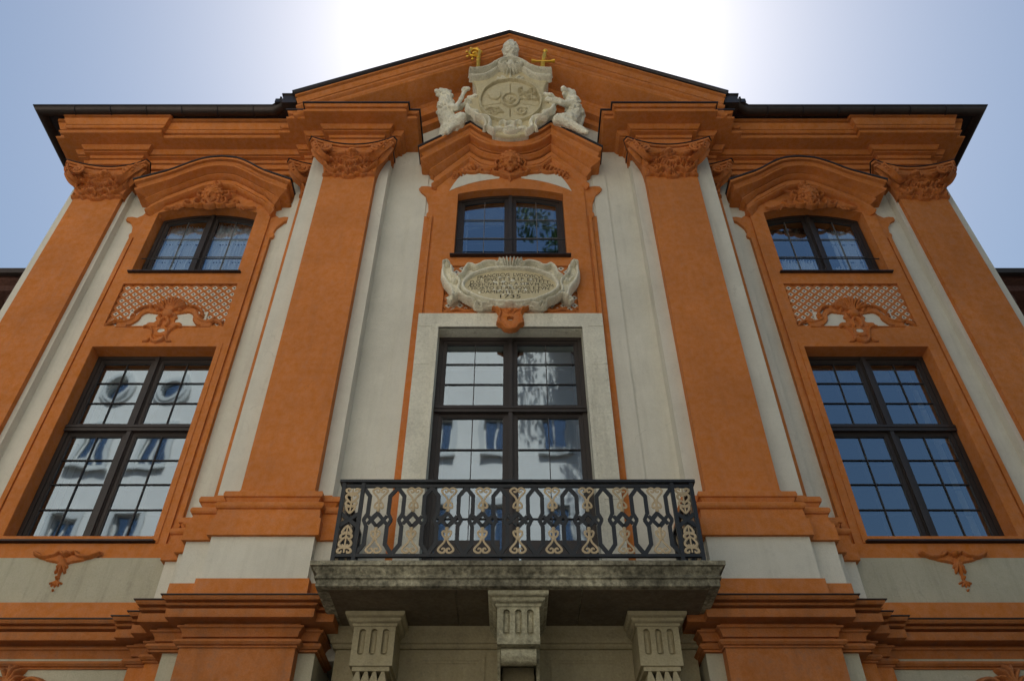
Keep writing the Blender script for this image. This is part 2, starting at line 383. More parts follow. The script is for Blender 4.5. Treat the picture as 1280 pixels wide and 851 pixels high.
# ================================================================ THE PALACE
PAL = thing('palace', 'tall orange and cream baroque palace front with pilasters, pediment and balcony door', 'building')

# ---- wall planes (metres; pilaster face of the centre is y = 0, street is towards -y)
YC, YW = .42, .76          # central wall, wing wall
def arch(x0, x1, z0, zs, zc, n=14):
    """opening outline with a segmental head: springing zs, crown zc"""
    w2 = (x1 - x0) / 2; cx = (x0 + x1) / 2; rr = zc - zs; rad = (w2 * w2 + rr * rr) / (2 * rr)
    a = math.asin(w2 / rad); top = [(cx + rad * math.sin(a - 2 * a * k / n), zc - rad + rad * math.cos(a - 2 * a * k / n)) for k in range(n + 1)]
    return [(x0, z0), (x1, z0)] + top
def rect(x0, x1, z0, z1): return [(x0, z0), (x1, z0), (x1, z1), (x0, z1)]
DOOR = rect(-1.15, 1.15, 5.6, 10.33)
WC2 = arch(-1.0, 1.0, 12.14, 13.86, 14.03)
WL1 = rect(-6.80, -4.78, 6.84, 10.25)
WL2 = arch(-6.76, -4.86, 12.08, 13.71, 13.90)

def both(name, mb, mat, parent=PAL, **k):
    a = mb.build(name, mat, parent, **k); b = mb.mirrored().build(name, mat, parent, **k); return a, b
def grow(h, e=.03):
    cx = sum(p[0] for p in h) / len(h); cz = (min(p[1] for p in h) + max(p[1] for p in h)) / 2
    return [(x + (e if x > cx else -e), z + (e if z > cz else -e)) for x, z in h]
wall_c = MB().plate([(-2.36, 5.1), (2.36, 5.1), (2.36, 16.2), (0, 17.6), (-2.36, 16.2)], [grow(DOOR), grow(WC2)], YC, 1.3).build('wall', 'white', PAL)
# raised strip edges beside the central surround
both('wall_panel', MB().box(-1.86, -1.60, YC - .022, YC + .03, 5.75, 15.4), 'white', wall_c)
wl = MB().plate(rect(-8.6, -3.88, 5.6, 14.85), [grow(WL1), grow(WL2)], YW, 1.6); both('wing_wall', wl, 'white')
both('wing_wall', MB().box(-8.75, -4.31, .50, 1.6, .0, 5.2), 'shaded_white')
# wide blocks behind the central pilasters, and the corner strips behind the outer ones
both('backing_strip', MB().box(-3.87, -2.35, .16, 1.3, 5.75, 15.0), 'white')
both('backing_strip', MB().box(-4.22, -3.8, .62, 1.3, 6.3, 14.85), 'white')
both('backing_strip', MB().box(-8.62, -7.44, .61, 1.6, 5.0, 15.3), 'white')
# building body, side walls, back
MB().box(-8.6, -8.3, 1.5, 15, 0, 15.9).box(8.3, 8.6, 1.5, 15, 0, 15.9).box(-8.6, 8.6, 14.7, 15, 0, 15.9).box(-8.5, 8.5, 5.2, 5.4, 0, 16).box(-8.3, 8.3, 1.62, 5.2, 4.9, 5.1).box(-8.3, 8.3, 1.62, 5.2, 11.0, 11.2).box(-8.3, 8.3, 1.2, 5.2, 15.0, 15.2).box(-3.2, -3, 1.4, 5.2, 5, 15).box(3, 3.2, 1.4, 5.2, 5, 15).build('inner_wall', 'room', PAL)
# ---- pilasters with bases and capitals
def cap_mesh(cx, yf, zb=13.95, lid=False):
    tiers = ((zb + .861, zb + .878, .055),) if lid else ((zb + .735, zb + .79, 0), (zb + .79, zb + .805, -.03), (zb + .805, zb + .86, .035))
    """carved capital: flaring bell with relief, corner volutes and a concave abacus"""
    H = .80; mb = MB()
    if lid: return abacus(mb, cx, yf, tiers)
    rl = Relief(-.52, .52, -.10, H, .011); rl.c = 0
    hem = catmull([(.0, -.07), (.09, -.06), (.14, -.01), (.22, .0), (.26, -.03), (.33, .01), (.44, .0), (.5, .0)], 3)
    B = .03; rl.poly([(-x, z) for x, z in reversed(hem[1:])] + hem + [(.5, H), (-.5, H)], B, .012)
    rl.stroke([(0, -.05), (.09, -.04), (.14, .01), (.22, .02), (.26, -.01), (.33, .03), (.44, .02), (.49, .02)], .020, .035, B)
    rl.spiral(.055, .02, .045, 1.1, 2.4, -1, .020, .05, B); rl.spiral(.44, .06, .045, 1.2, 3.6, 1, .020, .05, B)
    # acanthus scrolls
    rl.stroke([(.03, .10), (.10, .17), (.19, .16), (.25, .09), (.31, .08), (.36, .14), (.42, .22)], [.026, .032, .028, .020], .07, B)
    rl.spiral(.20, .10, .05, 1.2, 1.2, -1, .020, .06, B); rl.spiral(.36, .21, .05, 1.2, -1, 1, .018, .055, B)
    for x, z, a, L in ((.10, .18, 1.75, .12), (.17, .18, 1.1, .12), (.27, .12, 1.5, .16), (.33, .13, 2.2, .12), (.02, .12, 1.57, .14), (.43, .24, 1.3, .14)):
        rl.stroke([(x, z), (x + L * .55 * math.cos(a), z + L * .55 * math.sin(a)), (x + L * math.cos(a - .3), z + L * math.sin(a - .3))], [.030, .024, .010], .065, B, 3)
    # shell, egg row, swag
    for k in range(4):
        a = R(20 * k); rl.stroke([(.02 * math.sin(a), .42), (.15 * math.sin(a), .42 - .13 * math.cos(a))], [.014, .032], .08, B)
    rl.stroke([(0, .45), (.08, .47), (.15, .44), (.19, .39)], .024, .07, B)
    for k in range(3):
        x = .235 + .072 * k
        rl.ell(x, .375, .024, .045, .055, 0, B); rl.stroke([(x - .036, .43), (x - .036, .35), (x, .31), (x + .036, .35), (x + .036, .43)], .010, .05, B)
    rl.stroke([(.20, .455), (.34, .47), (.44, .50)], .016, .06, B)
    rl.stroke([(.45, .28), (.47, .36), (.44, .44), (.46, .52)], .026, .06, B)
    rl.stroke([(.02, .52), (.09, .57), (.17, .555), (.24, .52), (.30, .55), (.35, .60)], [.03, .026, .02], .075, B)
    rl.groove([(.12, .64), (.22, .61), (.34, .66)], .022, .05); rl.groove([(.13, .50), (.22, .49), (.3, .505)], .014, .04)
    rl.ell(0, .61, .075, .075, .13, 0, B); rl.spiral(.085, .55, .05, 1.1, 2.0, -1, .022, .08, B); rl.groove([(0, .555), (.04, .56)], .012, .07)
    rl.crisp(1.2, .03, .006); rl.rough(.003, 20)
    def mp(x, d, z):
        v = min(max(z / .74, 0), 1); fl = v ** 2.2; u = x / .5
        return (cx + x * .98 + x * .52 * fl, yf - .012 - fl * (.05 + .13 * abs(u) ** 2.2) + d, zb + z)
    rl.into(mb, 0, .02, mp)
    for sg in (-1, 1):   # bell sides
        vs = []; fs = []
        for k in range(9):
            v = k / 8; x, y, z = mp(sg * .5, 0, v * H); vs += [(x, y, z), (cx + sg * (.49 + .14 * v ** 2), yf + .3, z)]
        for k in range(8): fs.append((2 * k, 2 * k + 1, 2 * k + 3, 2 * k + 2))
        mb.add(vs, fs)
        # flat strap curling up to the corner, with raised rims
        ctr = catmull([(.345, -.10, .33), (.40, -.17, .29), (.50, -.24, .32), (.60, -.285, .43), (.675, -.29, .56), (.72, -.275, .70)], 4)
        vs = []; fs = []; n_ = len(ctr)
        for i, (px_, py_, pz_) in enumerate(ctr):
            hw = .045 + .045 * i / n_
            # across direction of the strap lies on the diagonal of the corner
            ax, ay = .80, .60
            prof_ = [(-1, 0), (-1, -.030), (-.72, -.030), (-.66, -.012), (.66, -.012), (.72, -.030), (1, -.030), (1, 0)]
            for u, d in prof_: vs.append((cx + sg * (px_ + ax * hw * u * .9 - .3 * d), yf + py_ + ay * hw * u + d * 1.1, zb + pz_))
        m_ = 8
        for i in range(n_ - 1):
            for k in range(m_): q0 = i * m_ + k; q1 = i * m_ + (k + 1) % m_; fs.append((q0, q1, q1 + m_, q0 + m_))
        fs += [tuple(range(m_)), tuple(range((n_ - 1) * m_, n_ * m_))]
        mb.add(vs, fs)
        mb.tube(catmull([(cx + sg * .50, yf - .02, zb + .36), (cx + sg * .60, yf - .10, zb + .42), (cx + sg * .70, yf - .16, zb + .58), (cx + sg * .72, yf - .12, zb + .72)], 5), [.05, .07, .08, .07], 4)
        mb.ball((cx + sg * .37, yf - .16, zb + .36), (.035, .035, .028)); mb.ball((cx + sg * .40, yf - .2, zb + .31), .025)
        sp = []
        for k in range(26):
            a = 1.2 + k * .38; r_ = .120 * (1 - .72 * k / 25); sp.append((cx + sg * (.50 + r_ * math.cos(a)), yf - .24 - .02 * k / 25, zb + .60 + r_ * math.sin(a)))
        mb.tube(sp, [.034, .028, .022], 6); mb.ball(sp[-1], .04)
        for k in range(3): mb.ball((cx + sg * (.64 + .02 * k), yf - .33, zb + .48 + .085 * k), (.022, .02, .026), 6, 5)
    return abacus(mb, cx, yf, tiers)
def abacus(mb, cx, yf, tiers):
    # abacus in two tiers, concave in plan
    for (z0, z1, e) in tiers:
        pl = []
        for k in range(17):
            u = -1 + k / 8; pl.append((cx + u * (.745 + e), yf - .085 - e - .175 * abs(u) ** 2.0))
        sidel = [(cx + .80 + e, yf - .22), (cx + .70 + e, yf + .05), (cx + .70 + e, yf + .3), (cx - .70 - e, yf + .3), (cx - .70 - e, yf + .05), (cx - .80 - e, yf - .22)]
        pl = pl + sidel; m = len(pl)
        mb.add([(x, y, z0) for x, y in pl] + [(x, y, z1) for x, y in pl], [(a, (a + 1) % m, (a + 1) % m + m, a + m) for a in range(m)] + [tuple(range(m)), tuple(range(2 * m - 1, m - 1, -1))])
    return mb
def pilaster(x0, x1, yf, yb, z0, label):
    s = MB().box(x0, x1, yf, yb, z0, 14.05).build('pilaster', 'orange', PAL, label, smooth=0)
    cap_mesh((x0 + x1) / 2, yf).build('capital', 'orange_relief', s, smooth=45, normals=False)
    cap_mesh((x0 + x1) / 2, yf, lid=True).build('flashing', 'lead', s, smooth=0)
    return s
for sg in (-1, 1):
    nm = 'left' if sg < 0 else 'right'
    X = lambda a, b: (a, b) if sg < 0 else (-b, -a)
    pilaster(*X(-3.52, -2.55), 0, .2, 6.9, 'broad orange pilaster just %s of the balcony bay' % nm)
    pilaster(*X(-4.06, -3.08), .50, .8, 6.9, 'half hidden pilaster in the %s recess' % nm)
    pilaster(*X(-8.43, -7.515), .52, .75, 0, 'outer orange pilaster at the %s corner' % nm)
# ---- plan line of the advanced blocks (used by base, pedestal and lower cornice)
BLK = [(-4.30, 1.2), (-4.30, .66), (-4.06, .66), (-4.06, .45), (-3.87, .45), (-3.87, .13), (-3.52, .13), (-3.52, 0), (-2.55, 0), (-2.55, .13), (-2.35, .13), (-2.35, .6)]
LOW = [(-8.80, 3), (-8.80, .66), (-4.30, .66), (-4.30, .58), (-4.06, .58)] + BLK[3:]
base = [(-.2, 6.40), (.20, 6.40), (.195, 6.63), (.17, 6.635), (.16, 6.775), (.185, 6.785), (.2, 6.81), (.2, 6.84), (.185, 6.865), (.12, 6.875), (.115, 6.89), (.10, 6.92), (.115, 6.95), (.12, 6.965), (.145, 6.975), (.15, 7.01), (.14, 7.05), (.10, 7.065), (.05, 7.075), (.02, 7.10), (.004, 7.15), (-.2, 7.15)]
both('pilaster_base', MB().sweep(BLK, base), 'orange', smooth=30)
both('pedestal', MB().sweep(BLK, [(-.2, 5.82), (.15, 5.82), (.15, 6.42), (-.2, 6.42)]), 'white', smooth=0)
both('plinth_band', MB().sweep(LOW, [(-.2, 5.5), (.185, 5.5), (.185, 5.84), (-.2, 5.84)]), 'orange', smooth=0)
corn = [(-.2, 5.03), (.18, 5.03), (.18, 5.05), (.205, 5.055), (.23, 5.08), (.215, 5.11), (.19, 5.12), (.13, 5.122), (.13, 5.15), (.165, 5.155), (.175, 5.20), (.20, 5.235), (.225, 5.245), (.225, 5.262), (.17, 5.265), (.17, 5.30), (.255, 5.305), (.345, 5.305), (.35, 5.315), (.35, 5.40), (.28, 5.402), (.28, 5.432), (.36, 5.435), (.38, 5.455), (.31, 5.46), (.31, 5.487), (.39, 5.49), (.41, 5.515), (.41, 5.53), (-.2, 5.53)]
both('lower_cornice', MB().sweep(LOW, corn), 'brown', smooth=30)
both('cornice_flashing', MB().sweep(LOW, [(-.2, 5.532), (.43, 5.532), (.432, 5.542), (-.2, 5.57)]), 'lead', smooth=0)
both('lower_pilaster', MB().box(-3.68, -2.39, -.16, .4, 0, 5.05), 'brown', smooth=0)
both('lower_pilaster', MB().box(-4.22, -3.9, .30, .9, 0, 5.05), 'orange', smooth=0)
both('backing_strip', MB().box(-3.92, -2.2, .0, .9, 0, 5.06), 'shaded_white', smooth=0)
both('lower_pilaster', MB().box(-4.46, -4.15, .42, .9, 0, 5.05), 'orange', smooth=0)
# ---- main entablature
F = [(-8.62, 9), (-8.62, .57), (-8.45, .57), (-8.45, .45), (-7.47, .45), (-7.47, .57), (-4.12, .57), (-4.12, .45), (-3.9, .45), (-3.9, .13), (-3.54, .13), (-3.54, -.03), (-2.53, -.03), (-2.53, .13), (-2.33, .13), (-2.33, .6)]
ent = [(-.3, 14.80), (0, 14.80), (0, 14.91), (-.06, 14.915), (-.06, 14.955), (.022, 14.96), (.022, 15.095), (-.05, 15.10), (-.05, 15.14), (.035, 15.145), (.055, 15.18), (.055, 15.205), (.14, 15.205), (.14, 15.225), (.07, 15.228), (.07, 15.262), (.16, 15.265), (.19, 15.30), (.215, 15.335), (.215, 15.352), (.45, 15.352), (.49, 15.355), (.51, 15.38), (.495, 15.41), (.47, 15.42), (.36, 15.422), (.36, 15.462), (.46, 15.466), (.46, 15.495), (.37, 15.50), (.37, 15.535), (.48, 15.54), (.51, 15.565), (.52, 15.585), (-.3, 15.585)]
both('entablature', MB().sweep(F, ent), 'orange', smooth=30)
cyma = [(-.3, 15.587), (.42, 15.587), (.42, 15.622), (.51, 15.625), (.525, 15.66), (.55, 15.72), (.57, 15.765), (.49, 15.77), (.49, 15.81), (.595, 15.815), (.60, 15.88), (-.3, 15.88)]
Fw = [p for p in F[:7]] + [(-3.9, .57)]
both('cornice', MB().sweep(Fw, cyma), 'orange', smooth=30)
both('cornice_flashing', MB().sweep(F[8:], [(-.3, 15.588), (.545, 15.588), (.55, 15.615), (-.3, 15.64)]), 'lead', smooth=0)
# ---- pediment
rk = [(-.6, -1.02), (-.25, -1.02), (-.25, -.87), (-.30, -.865), (-.30, -.81), (-.155, -.81), (-.15, -.78), (-.13, -.73), (-.10, -.69), (-.095, -.655), (-.06, -.635), (-.05, -.61), (.44, -.61), (.475, -.60), (.495, -.57), (.48, -.54), (.45, -.53), (.33, -.53), (.33, -.47), (.45, -.465), (.455, -.40), (.34, -.395), (.34, -.34), (.47, -.335), (.49, -.32), (.49, -.275), (.35, -.27), (.35, -.215), (.48, -.21), (.50, -.15), (.525, -.10), (.42, -.095), (.42, -.05), (.55, -.045), (.55, 0), (-.6, 0)]
RP = [(-3.77, 1.2, 16.01), (-3.77, .05, 16.01), (-.02, .05, 18.56), (3.77, .05, 16.01), (3.77, 1.2, 16.01)]
ped = MB().sweep(RP, rk, [1, 1.08, 1.17, 1.08, 1]).build('pediment', 'orange', PAL, smooth=30)
MB().sweep(RP, [(-.6, .004), (.575, .004), (.605, .02), (.61, .055), (-.6, .075)], [1] * 5).build('pediment_flashing', 'lead', ped, smooth=0)
# ---- roofs and gutters
rf = MB(); rf.add([(-4.4, -.5, 16.06), (0, -.5, 18.66), (4.4, -.5, 16.06), (-4.4, 15, 16.06), (0, 15, 18.66), (4.4, 15, 16.06)], [(0, 1, 4, 3), (1, 2, 5, 4), (3, 4, 5)])
for q in (-1, 1):
    rf.add([(q * 9.40, -.08, 16.0), (q * 4.3, -.08, 16.0), (q * 4.3, 7.5, 20.2), (q * 5.5, 7.5, 20.2), (q * 9.40, 15, 16.0), (q * 4.3, 15, 16.0)], [(0, 1, 2, 3), (0, 3, 4), (3, 2, 5, 4)])
roof = rf.build('roof', 'tile', PAL, smooth=0)
for sg in (-1, 1):
    gut = MB(); GP = [(sg * 9.52, 9.0, 15.91), (sg * 9.52, -.18, 15.91), (sg * 4.78, -.18, 15.91), (sg * 4.56, -.30, 15.93), (sg * 4.50, -.42, 15.93)]
    if sg > 0: GP = GP[::-1]
    pr = [(.105 * math.cos(R(a)), .105 * math.sin(R(a)) + .02) for a in range(180, 361, 18)] + [(.13, .03), (.13, .045), (.09, .045)] + [(.085 * math.cos(R(a)), .085 * math.sin(R(a)) + .02) for a in range(350, 189, -20)] + [(-.09, .04), (-.105, .04)]
    gut.sweep(GP, pr)
    gu = gut.build('gutter', 'gutter', PAL, smooth=40)
    jm = MB()
    for k in range(6):
        x = sg * (8.9 - .72 * k - .1); q = [(x, -.18 + .112 * math.cos(R(a)), 15.93 + .112 * math.sin(R(a))) for a in range(180, 361, 15)]
        jm.tube(q, .010, 5)
    jm.build('gutter_joint', 'lead', gu)
    hp = MB().box(min(sg * 4.28, sg * 4.56), max(sg * 4.28, sg * 4.56), -.46, -.22, 15.78, 16.06); hp.box(min(sg * 4.24, sg * 4.60), max(sg * 4.24, sg * 4.60), -.48, -.20, 16.06, 16.09)
    hp.build('gutter_hopper', 'gutter', gu, smooth=0)
    sp = MB()
    for k in range(26):
        x = sg * (9.1 - .17 * k)
        sp.box(x - .012, x + .012, -.04, .0, 16.0, 16.10 + (.08 if k % 6 == 2 else 0))
    sp.box(min(sg * 9.2, sg * 4.6), max(sg * 9.2, sg * 4.6), -.045, -.025, 16.055, 16.075)
    sp.build('snow_guard', 'lead', roof, smooth=0)
    MB().box(min(sg * 9.45, sg * 4.74), max(sg * 9.45, sg * 4.74), -.09, .8, 15.905, 15.985).box(min(sg * 4.737, sg * 4.25), max(sg * 4.737, sg * 4.25), -.40, .8, 15.903, 16.02).box(min(sg * 9.45, sg * 8.8), max(sg * 9.45, sg * 8.8), .803, 14, 15.905, 15.985).build('eave_shadow_board', 'lead', roof, smooth=0)  # dark colour stands in for the shadow gap behind the gutter

# ---- window surrounds
hood = [(-.08, -.65), (.07, -.65), (.10, -.635), (.135, -.61), (.135, -.575), (.09, -.56), (.03, -.558), (.03, -.52), (.095, -.515), (.10, -.415), (.04, -.412), (.04, -.372), (.12, -.368), (.16, -.34), (.19, -.325), (.19, -.30), (.12, -.297), (.12, -.262), (.20, -.26), (.215, -.25), (.31, -.25), (.35, -.24), (.365, -.21), (.35, -.185), (.24, -.182), (.24, -.14), (.32, -.138), (.335, -.11), (.36, -.09), (.27, -.087), (.27, -.05), (.40, -.047), (.41, 0), (-.08, 0)]
def hoodpath(pts, yb, ends):
    P = [(x, yb, z) for x, z in pts]; sc_ = []
    for i in range(len(P)):
        ms = []
        if i > 0: ms.append((P[i][2] - P[i - 1][2]) / (P[i][0] - P[i - 1][0]))
        if i < len(P) - 1: ms.append((P[i + 1][2] - P[i][2]) / (P[i + 1][0] - P[i][0]))
        sc_.append(sum(math.sqrt(1 + m * m) for m in ms) / len(ms))
    P = [(P[0][0], yb + .15, P[0][2])] + P + [(P[-1][0], yb + .15, P[-1][2])]
    return P, [sc_[0]] + sc_ + [sc_[-1]]
# central: two peaks with a sagging middle (wall plane .40; sloping ends)
pts = [(-1.38, 14.885), (-.82, 15.77)] + catmull([(-.82, 15.77), (-.6, 15.525), (-.35, 15.335), (-.15, 15.26), (0, 15.245)], 3)[1:]
pts = pts + [(-x, z) for x, z in reversed(pts[:-1])]
P, S = hoodpath(pts, .40, 0); S = [min(v, 1.36) for v in S]
hc = MB().sweep(P, hood, S).build('window_hood', 'orange', PAL, 'double peaked hood under the coat of arms', smooth=30)
MB().sweep(P, [(-.15, .003), (.43, .003), (.435, .035), (-.15, .04)], [1] * len(P)).build('flashing', 'lead', hc, smooth=30)
# wing hood: ogee with a raised centre
wpt = [(-1.10, 14.21), (-.95, 14.50)] + catmull([(-.95, 14.50), (-.8, 14.60), (-.55, 14.79), (-.3, 14.925), (0, 14.97)], 3)[1:]
wpt = wpt + [(-x, z) for x, z in reversed(wpt[:-1])]
for sg in (-1, 1):
    P, S = hoodpath([(x + sg * 5.745, z) for x, z in wpt], .68, 0); S = [min(v, 1.15) for v in S]
    hw = MB().sweep(P, hood, [v * .80 for v in S]).build('window_hood', 'orange', PAL, 'curved hood over the upper window of the %s wing' % ('left' if sg < 0 else 'right'), smooth=30)
    MB().sweep(P, [(-.15, .003), (.43, .003), (.435, .03), (-.15, .035)], [1] * len(P)).build('flashing', 'lead', hw, smooth=30)

def mirl(pts, c=0): return pts + [(2 * c - x, z) for x, z in reversed(pts)]
# central surround with curling ears, split round the two openings
ears = [(1.50, 10.40), (1.50, 13.15), (1.53, 13.2), (1.56, 13.26), (1.56, 13.30), (1.53, 13.36), (1.55, 13.62), (1.62, 13.85), (1.72, 13.97), (1.76, 14.06), (1.72, 14.13), (1.63, 14.14), (1.52, 14.12), (1.44, 14.2), (1.38, 14.34), (1.36, 14.5), (1.36, 15.0), (.8, 15.5)]
sur = MB().plate(ears + [(-x, z) for x, z in reversed(ears)], [WC2, rect(-1.15, 1.15, 10.70, 11.86)], .36, .72)
sc_main = sur.build('window_surround', 'orange', PAL, smooth=0)
MB().plate([(1.405, 10.5), (1.405, 14.3), (1.2, 14.9), (-1.2, 14.9), (-1.405, 14.3), (-1.405, 10.5)], [grow(WC2, -.003), rect(-1.12, 1.12, 10.72, 11.84)], .33, .37).build('surround_face', 'orange', sc_main, smooth=0)
both('surround_fillet', MB().box(-1.50, -1.445, .325, .38, 5.75, 13.2), 'orange', sc_main, smooth=0)
both('surround_strip', MB().box(-1.60, -1.502, .38, YC + .02, 5.75, 13.25), 'orange', sc_main, smooth=0)
# cream panels under the hood
for sg in (-1, 1):
    pl = catmull([(-1.17, 13.94), (-1.09, 14.17), (-.95, 14.47), (-.86, 14.54), (-.66, 14.52), (-.42, 14.46), (-.20, 14.40)], 3) + catmull([(-.22, 14.34), (-.5, 14.28), (-.8, 14.17), (-1.17, 13.96)], 3)[:-1]
    pl = [(sg * -x if sg > 0 else x, z) for x, z in pl]; 
    if sg > 0: pl = pl[::-1]
    MB().plate(pl, [], .322, .34).build('cream_panel', 'white', sc_main, smooth=0)
# wing surrounds
for sg in (-1, 1):
    c = 5.79 * sg
    e2 = [(1.31, 6.55), (1.31, 13.02), (1.35, 13.05), (1.36, 13.12), (1.33, 13.17), (1.36, 13.32), (1.46, 13.48), (1.56, 13.54), (1.55, 13.62), (1.46, 13.63), (1.36, 13.60), (1.27, 13.68), (1.23, 13.82), (1.27, 13.95), (1.26, 14.0), (1.1, 14.4), (.5, 14.6)]
    A = [(x + c, z) for x, z in e2] + [(c - x, z) for x, z in reversed(e2)]
    WH1 = [(abs(x) * sg, z) for x, z in WL1]; WH2 = [(abs(x) * sg, z) for x, z in WL2]
    LT = rect(c - 1.02, c + 1.02, 10.70, 11.76)
    s1 = MB().plate(A, [WH1, WH2, LT], .70, 1.2).build('window_surround', 'orange', PAL, smooth=0)
    MB().plate([(c + 1.20, 6.55), (c + 1.20, 13.7), (c + 1.1, 14.1), (c - 1.1, 14.1), (c - 1.20, 13.7), (c - 1.20, 6.55)], [grow(WH1, -.003), grow(WH2, -.003), rect(c - 1.0, c + 1.0, 10.72, 11.74)], .66, .71).build('surround_face', 'orange', s1, smooth=0)
    MB().box(c + 1.24, c + 1.31, .668, .71, 6.55, 13.0).box(c - 1.31, c - 1.24, .668, .71, 6.55, 13.0).build('surround_fillet', 'orange', s1, smooth=0)
    # sill band and thin bead round the lower opening
    MB().box(c - 1.33, c + 1.33, .63, .8, 6.50, 6.72).box(c - 1.36, c + 1.36, .645, .8, 6.44, 6.52).build('sill_band', 'orange', s1, smooth=0)
    MB().plate(rect(c - 1.09, c + 1.09, 6.74, 10.33), [WH1], .645, .67).build('architrave_bead', 'orange', s1, smooth=0)
    MB().box(c - 1.36, c + 1.36, .60, .9, 5.55, 6.50).build('apron', 'shaded_white', s1, smooth=0)
# stone frame of the balcony door, in separate blocks
df = MB()
for z0, z1 in ((5.75, 7.18), (7.185, 8.62), (8.625, 9.55), (9.555, 10.35)): 
    jb = MB().box(-1.49, -1.15, .28 + random.uniform(0, .003), .6, z0, z1); both('door_jamb', jb, 'travertine', smooth=0)
MB().plate([(-1.49, 10.355), (-1.15, 10.355), (-1.15, 10.33), (1.15, 10.33), (1.15, 10.355), (1.49, 10.355), (1.49, 10.64), (-1.49, 10.64)], [], .277, .6).build('door_lintel', 'travertine', PAL, smooth=0)
bead = MB().plate([(-1.20, 5.75), (-1.20, 10.38), (1.20, 10.38), (1.20, 5.75), (1.15, 5.75), (1.15, 10.33), (-1.15, 10.33), (-1.15, 5.75)], [], .262, .3)
bead.plate([(-1.25, 5.75), (-1.25, 10.43), (1.25, 10.43), (1.25, 5.75), (1.20, 5.75), (1.20, 10.38), (-1.20, 10.38), (-1.20, 5.75)], [], .273, .3)
bead.build('door_moulding', 'travertine', PAL, smooth=0)

# ---- windows
pane_cache = {}
def pane(name, x0, x1, z0, z1, y, parent, poly=None):
    cx, cz = (x0 + x1) / 2, (z0 + z1) / 2
    key = (round(x1 - x0, 3), round(z1 - z0, 3)) if poly is None else None
    me = pane_cache.get(key) if key else None
    if me is None:
        pts = poly if poly else rect(x0, x1, z0, z1)
        me = MB().plate(pts, [], y - .002, y + .002).mesh('pane', 'glass', (cx, y, cz), 0)
        if key: pane_cache[key] = me
    o = inst('pane', me, (cx, y, cz), parent); o.rotation_euler = (R(random.uniform(-.15, .15)), 0, R(random.uniform(-.15, .15))); return o
def window(x0, x1, z0, z1, y, leaves, label, rise=0, name='window'):
    """leaves: list of (z_low, z_high, rows); two leaves wide, two panes per leaf; rise > 0 gives a segmental head"""
    fw = .065; cx = (x0 + x1) / 2; w2 = (x1 - x0) / 2
    if rise: rad = (w2 * w2 + rise * rise) / (2 * rise)
    zt = (lambda x, d=0: z1 + rise - rad + math.sqrt(max(0, (rad - d) ** 2 - (x - cx) ** 2))) if rise else (lambda x, d=0: z1 - d)
    def curved(xa, xb, za, d, n=8):
        return [(xa, za), (xb, za)] + [(xb + (xa - xb) * k / n, zt(xb + (xa - xb) * k / n, d)) for k in range(n + 1)]
    fr = MB().plate(curved(x0, x1, z0, 0, 16), [curved(x0 + fw, cx - .045, z0 + fw, fw), curved(cx + .045, x1 - fw, z0 + fw, fw)], y, y + .09)
    fr.box(cx - .03, cx + .03, y - .035, y + .005, z0 + .03, zt(cx) - .03)
    for (za, zb, rows) in leaves[:-1]:
        fr.box(x0 + .01, x1 - .01, y - .045, y + .085, zb - .055, zb + .055); fr.box(x0 + .02, x1 - .02, y - .06, y - .03, zb + .0, zb + .035)
    win = fr.build(name, 'wood', PAL, label, smooth=0)
    for i, (za, zb, rows) in enumerate(leaves):
        last = i == len(leaves) - 1
        for sg in (-1, 1):
            xa, xb = (x0 + fw, cx - .045) if sg < 0 else (cx + .045, x1 - fw)
            a = (za if i else z0 + fw) + (.055 if i else 0); b = zb - .055 if not last else zb
            if last: top = curved(xa, xb, a, fw + .0)
            else: top = rect(xa, xb, a, b)
            sw = .05
            inner = curved(xa + sw, xb - sw, a + sw, fw + sw) if last else rect(xa + sw, xb - sw, a + sw, b - sw)
            MB().plate(top, [inner], y + .02, y + .075).build('sash', 'wood', win, smooth=0)
            MB().plate(inner, [[(cx_ , cz_) for cx_, cz_ in (curved(xa + sw + .018, xb - sw - .018, a + sw + .018, fw + sw + .018) if last else rect(xa + sw + .018, xb - sw - .018, a + sw + .018, b - sw - .018))]], y + .03, y + .07).build('sash_bead', 'wood', win, smooth=0)
            gx0, gx1, gz0 = xa + sw + .018, xb - sw - .018, a + sw + .018; mid = (gx0 + gx1) / 2
            gz1 = (zt(mid, fw + sw + .018) if last else b - sw - .018)
            hh = (gz1 - gz0) / rows
            bars = MB().box(mid - .0055, mid + .0055, y + .028, y + .048, gz0, gz1)
            for k in range(1, rows): bars.box(gx0, gx1, y + .030, y + .046, gz0 + k * hh - .0055, gz0 + k * hh + .0055)
            bars.build('glazing_bar', 'bar' if rise else 'wood', win, smooth=0)
            # inner casement seen behind the glass
            ib = MB().box(mid - .010, mid + .010, y + .17, y + .225, gz0, gz1)
            for k in range(1, rows): ib.box(gx0, gx1, y + .17, y + .19, gz0 + k * hh - .009, gz0 + k * hh + .009)
            ib.box(gx0 - .1, gx0 + .03, y + .19, y + .24, gz0, gz1).box(gx1 - .03, gx1 + .1, y + .19, y + .24, gz0, gz1).box(gx0, gx1, y + .19, y + .24, gz0 - .1, gz0 + .03)
            ib.build('inner_casement', 'wood', win, smooth=0)
            for r_ in range(rows):
                for c_ in range(2):
                    px0, px1 = (gx0, mid) if c_ == 0 else (mid, gx1); pz0 = gz0 + r_ * hh; pz1 = pz0 + hh
                    if last and r_ == rows - 1 and rise:
                        po = [(px0, pz0), (px1, pz0)] + [(px1 + (px0 - px1) * k / 4, zt(px1 + (px0 - px1) * k / 4, fw + sw + .018)) for k in range(5)]
                        pane('pane', px0, px1, pz0, pz1, y + .055, win, po)
                    else: pane('pane', px0, px1, pz0, pz1, y + .055, win)
    return win
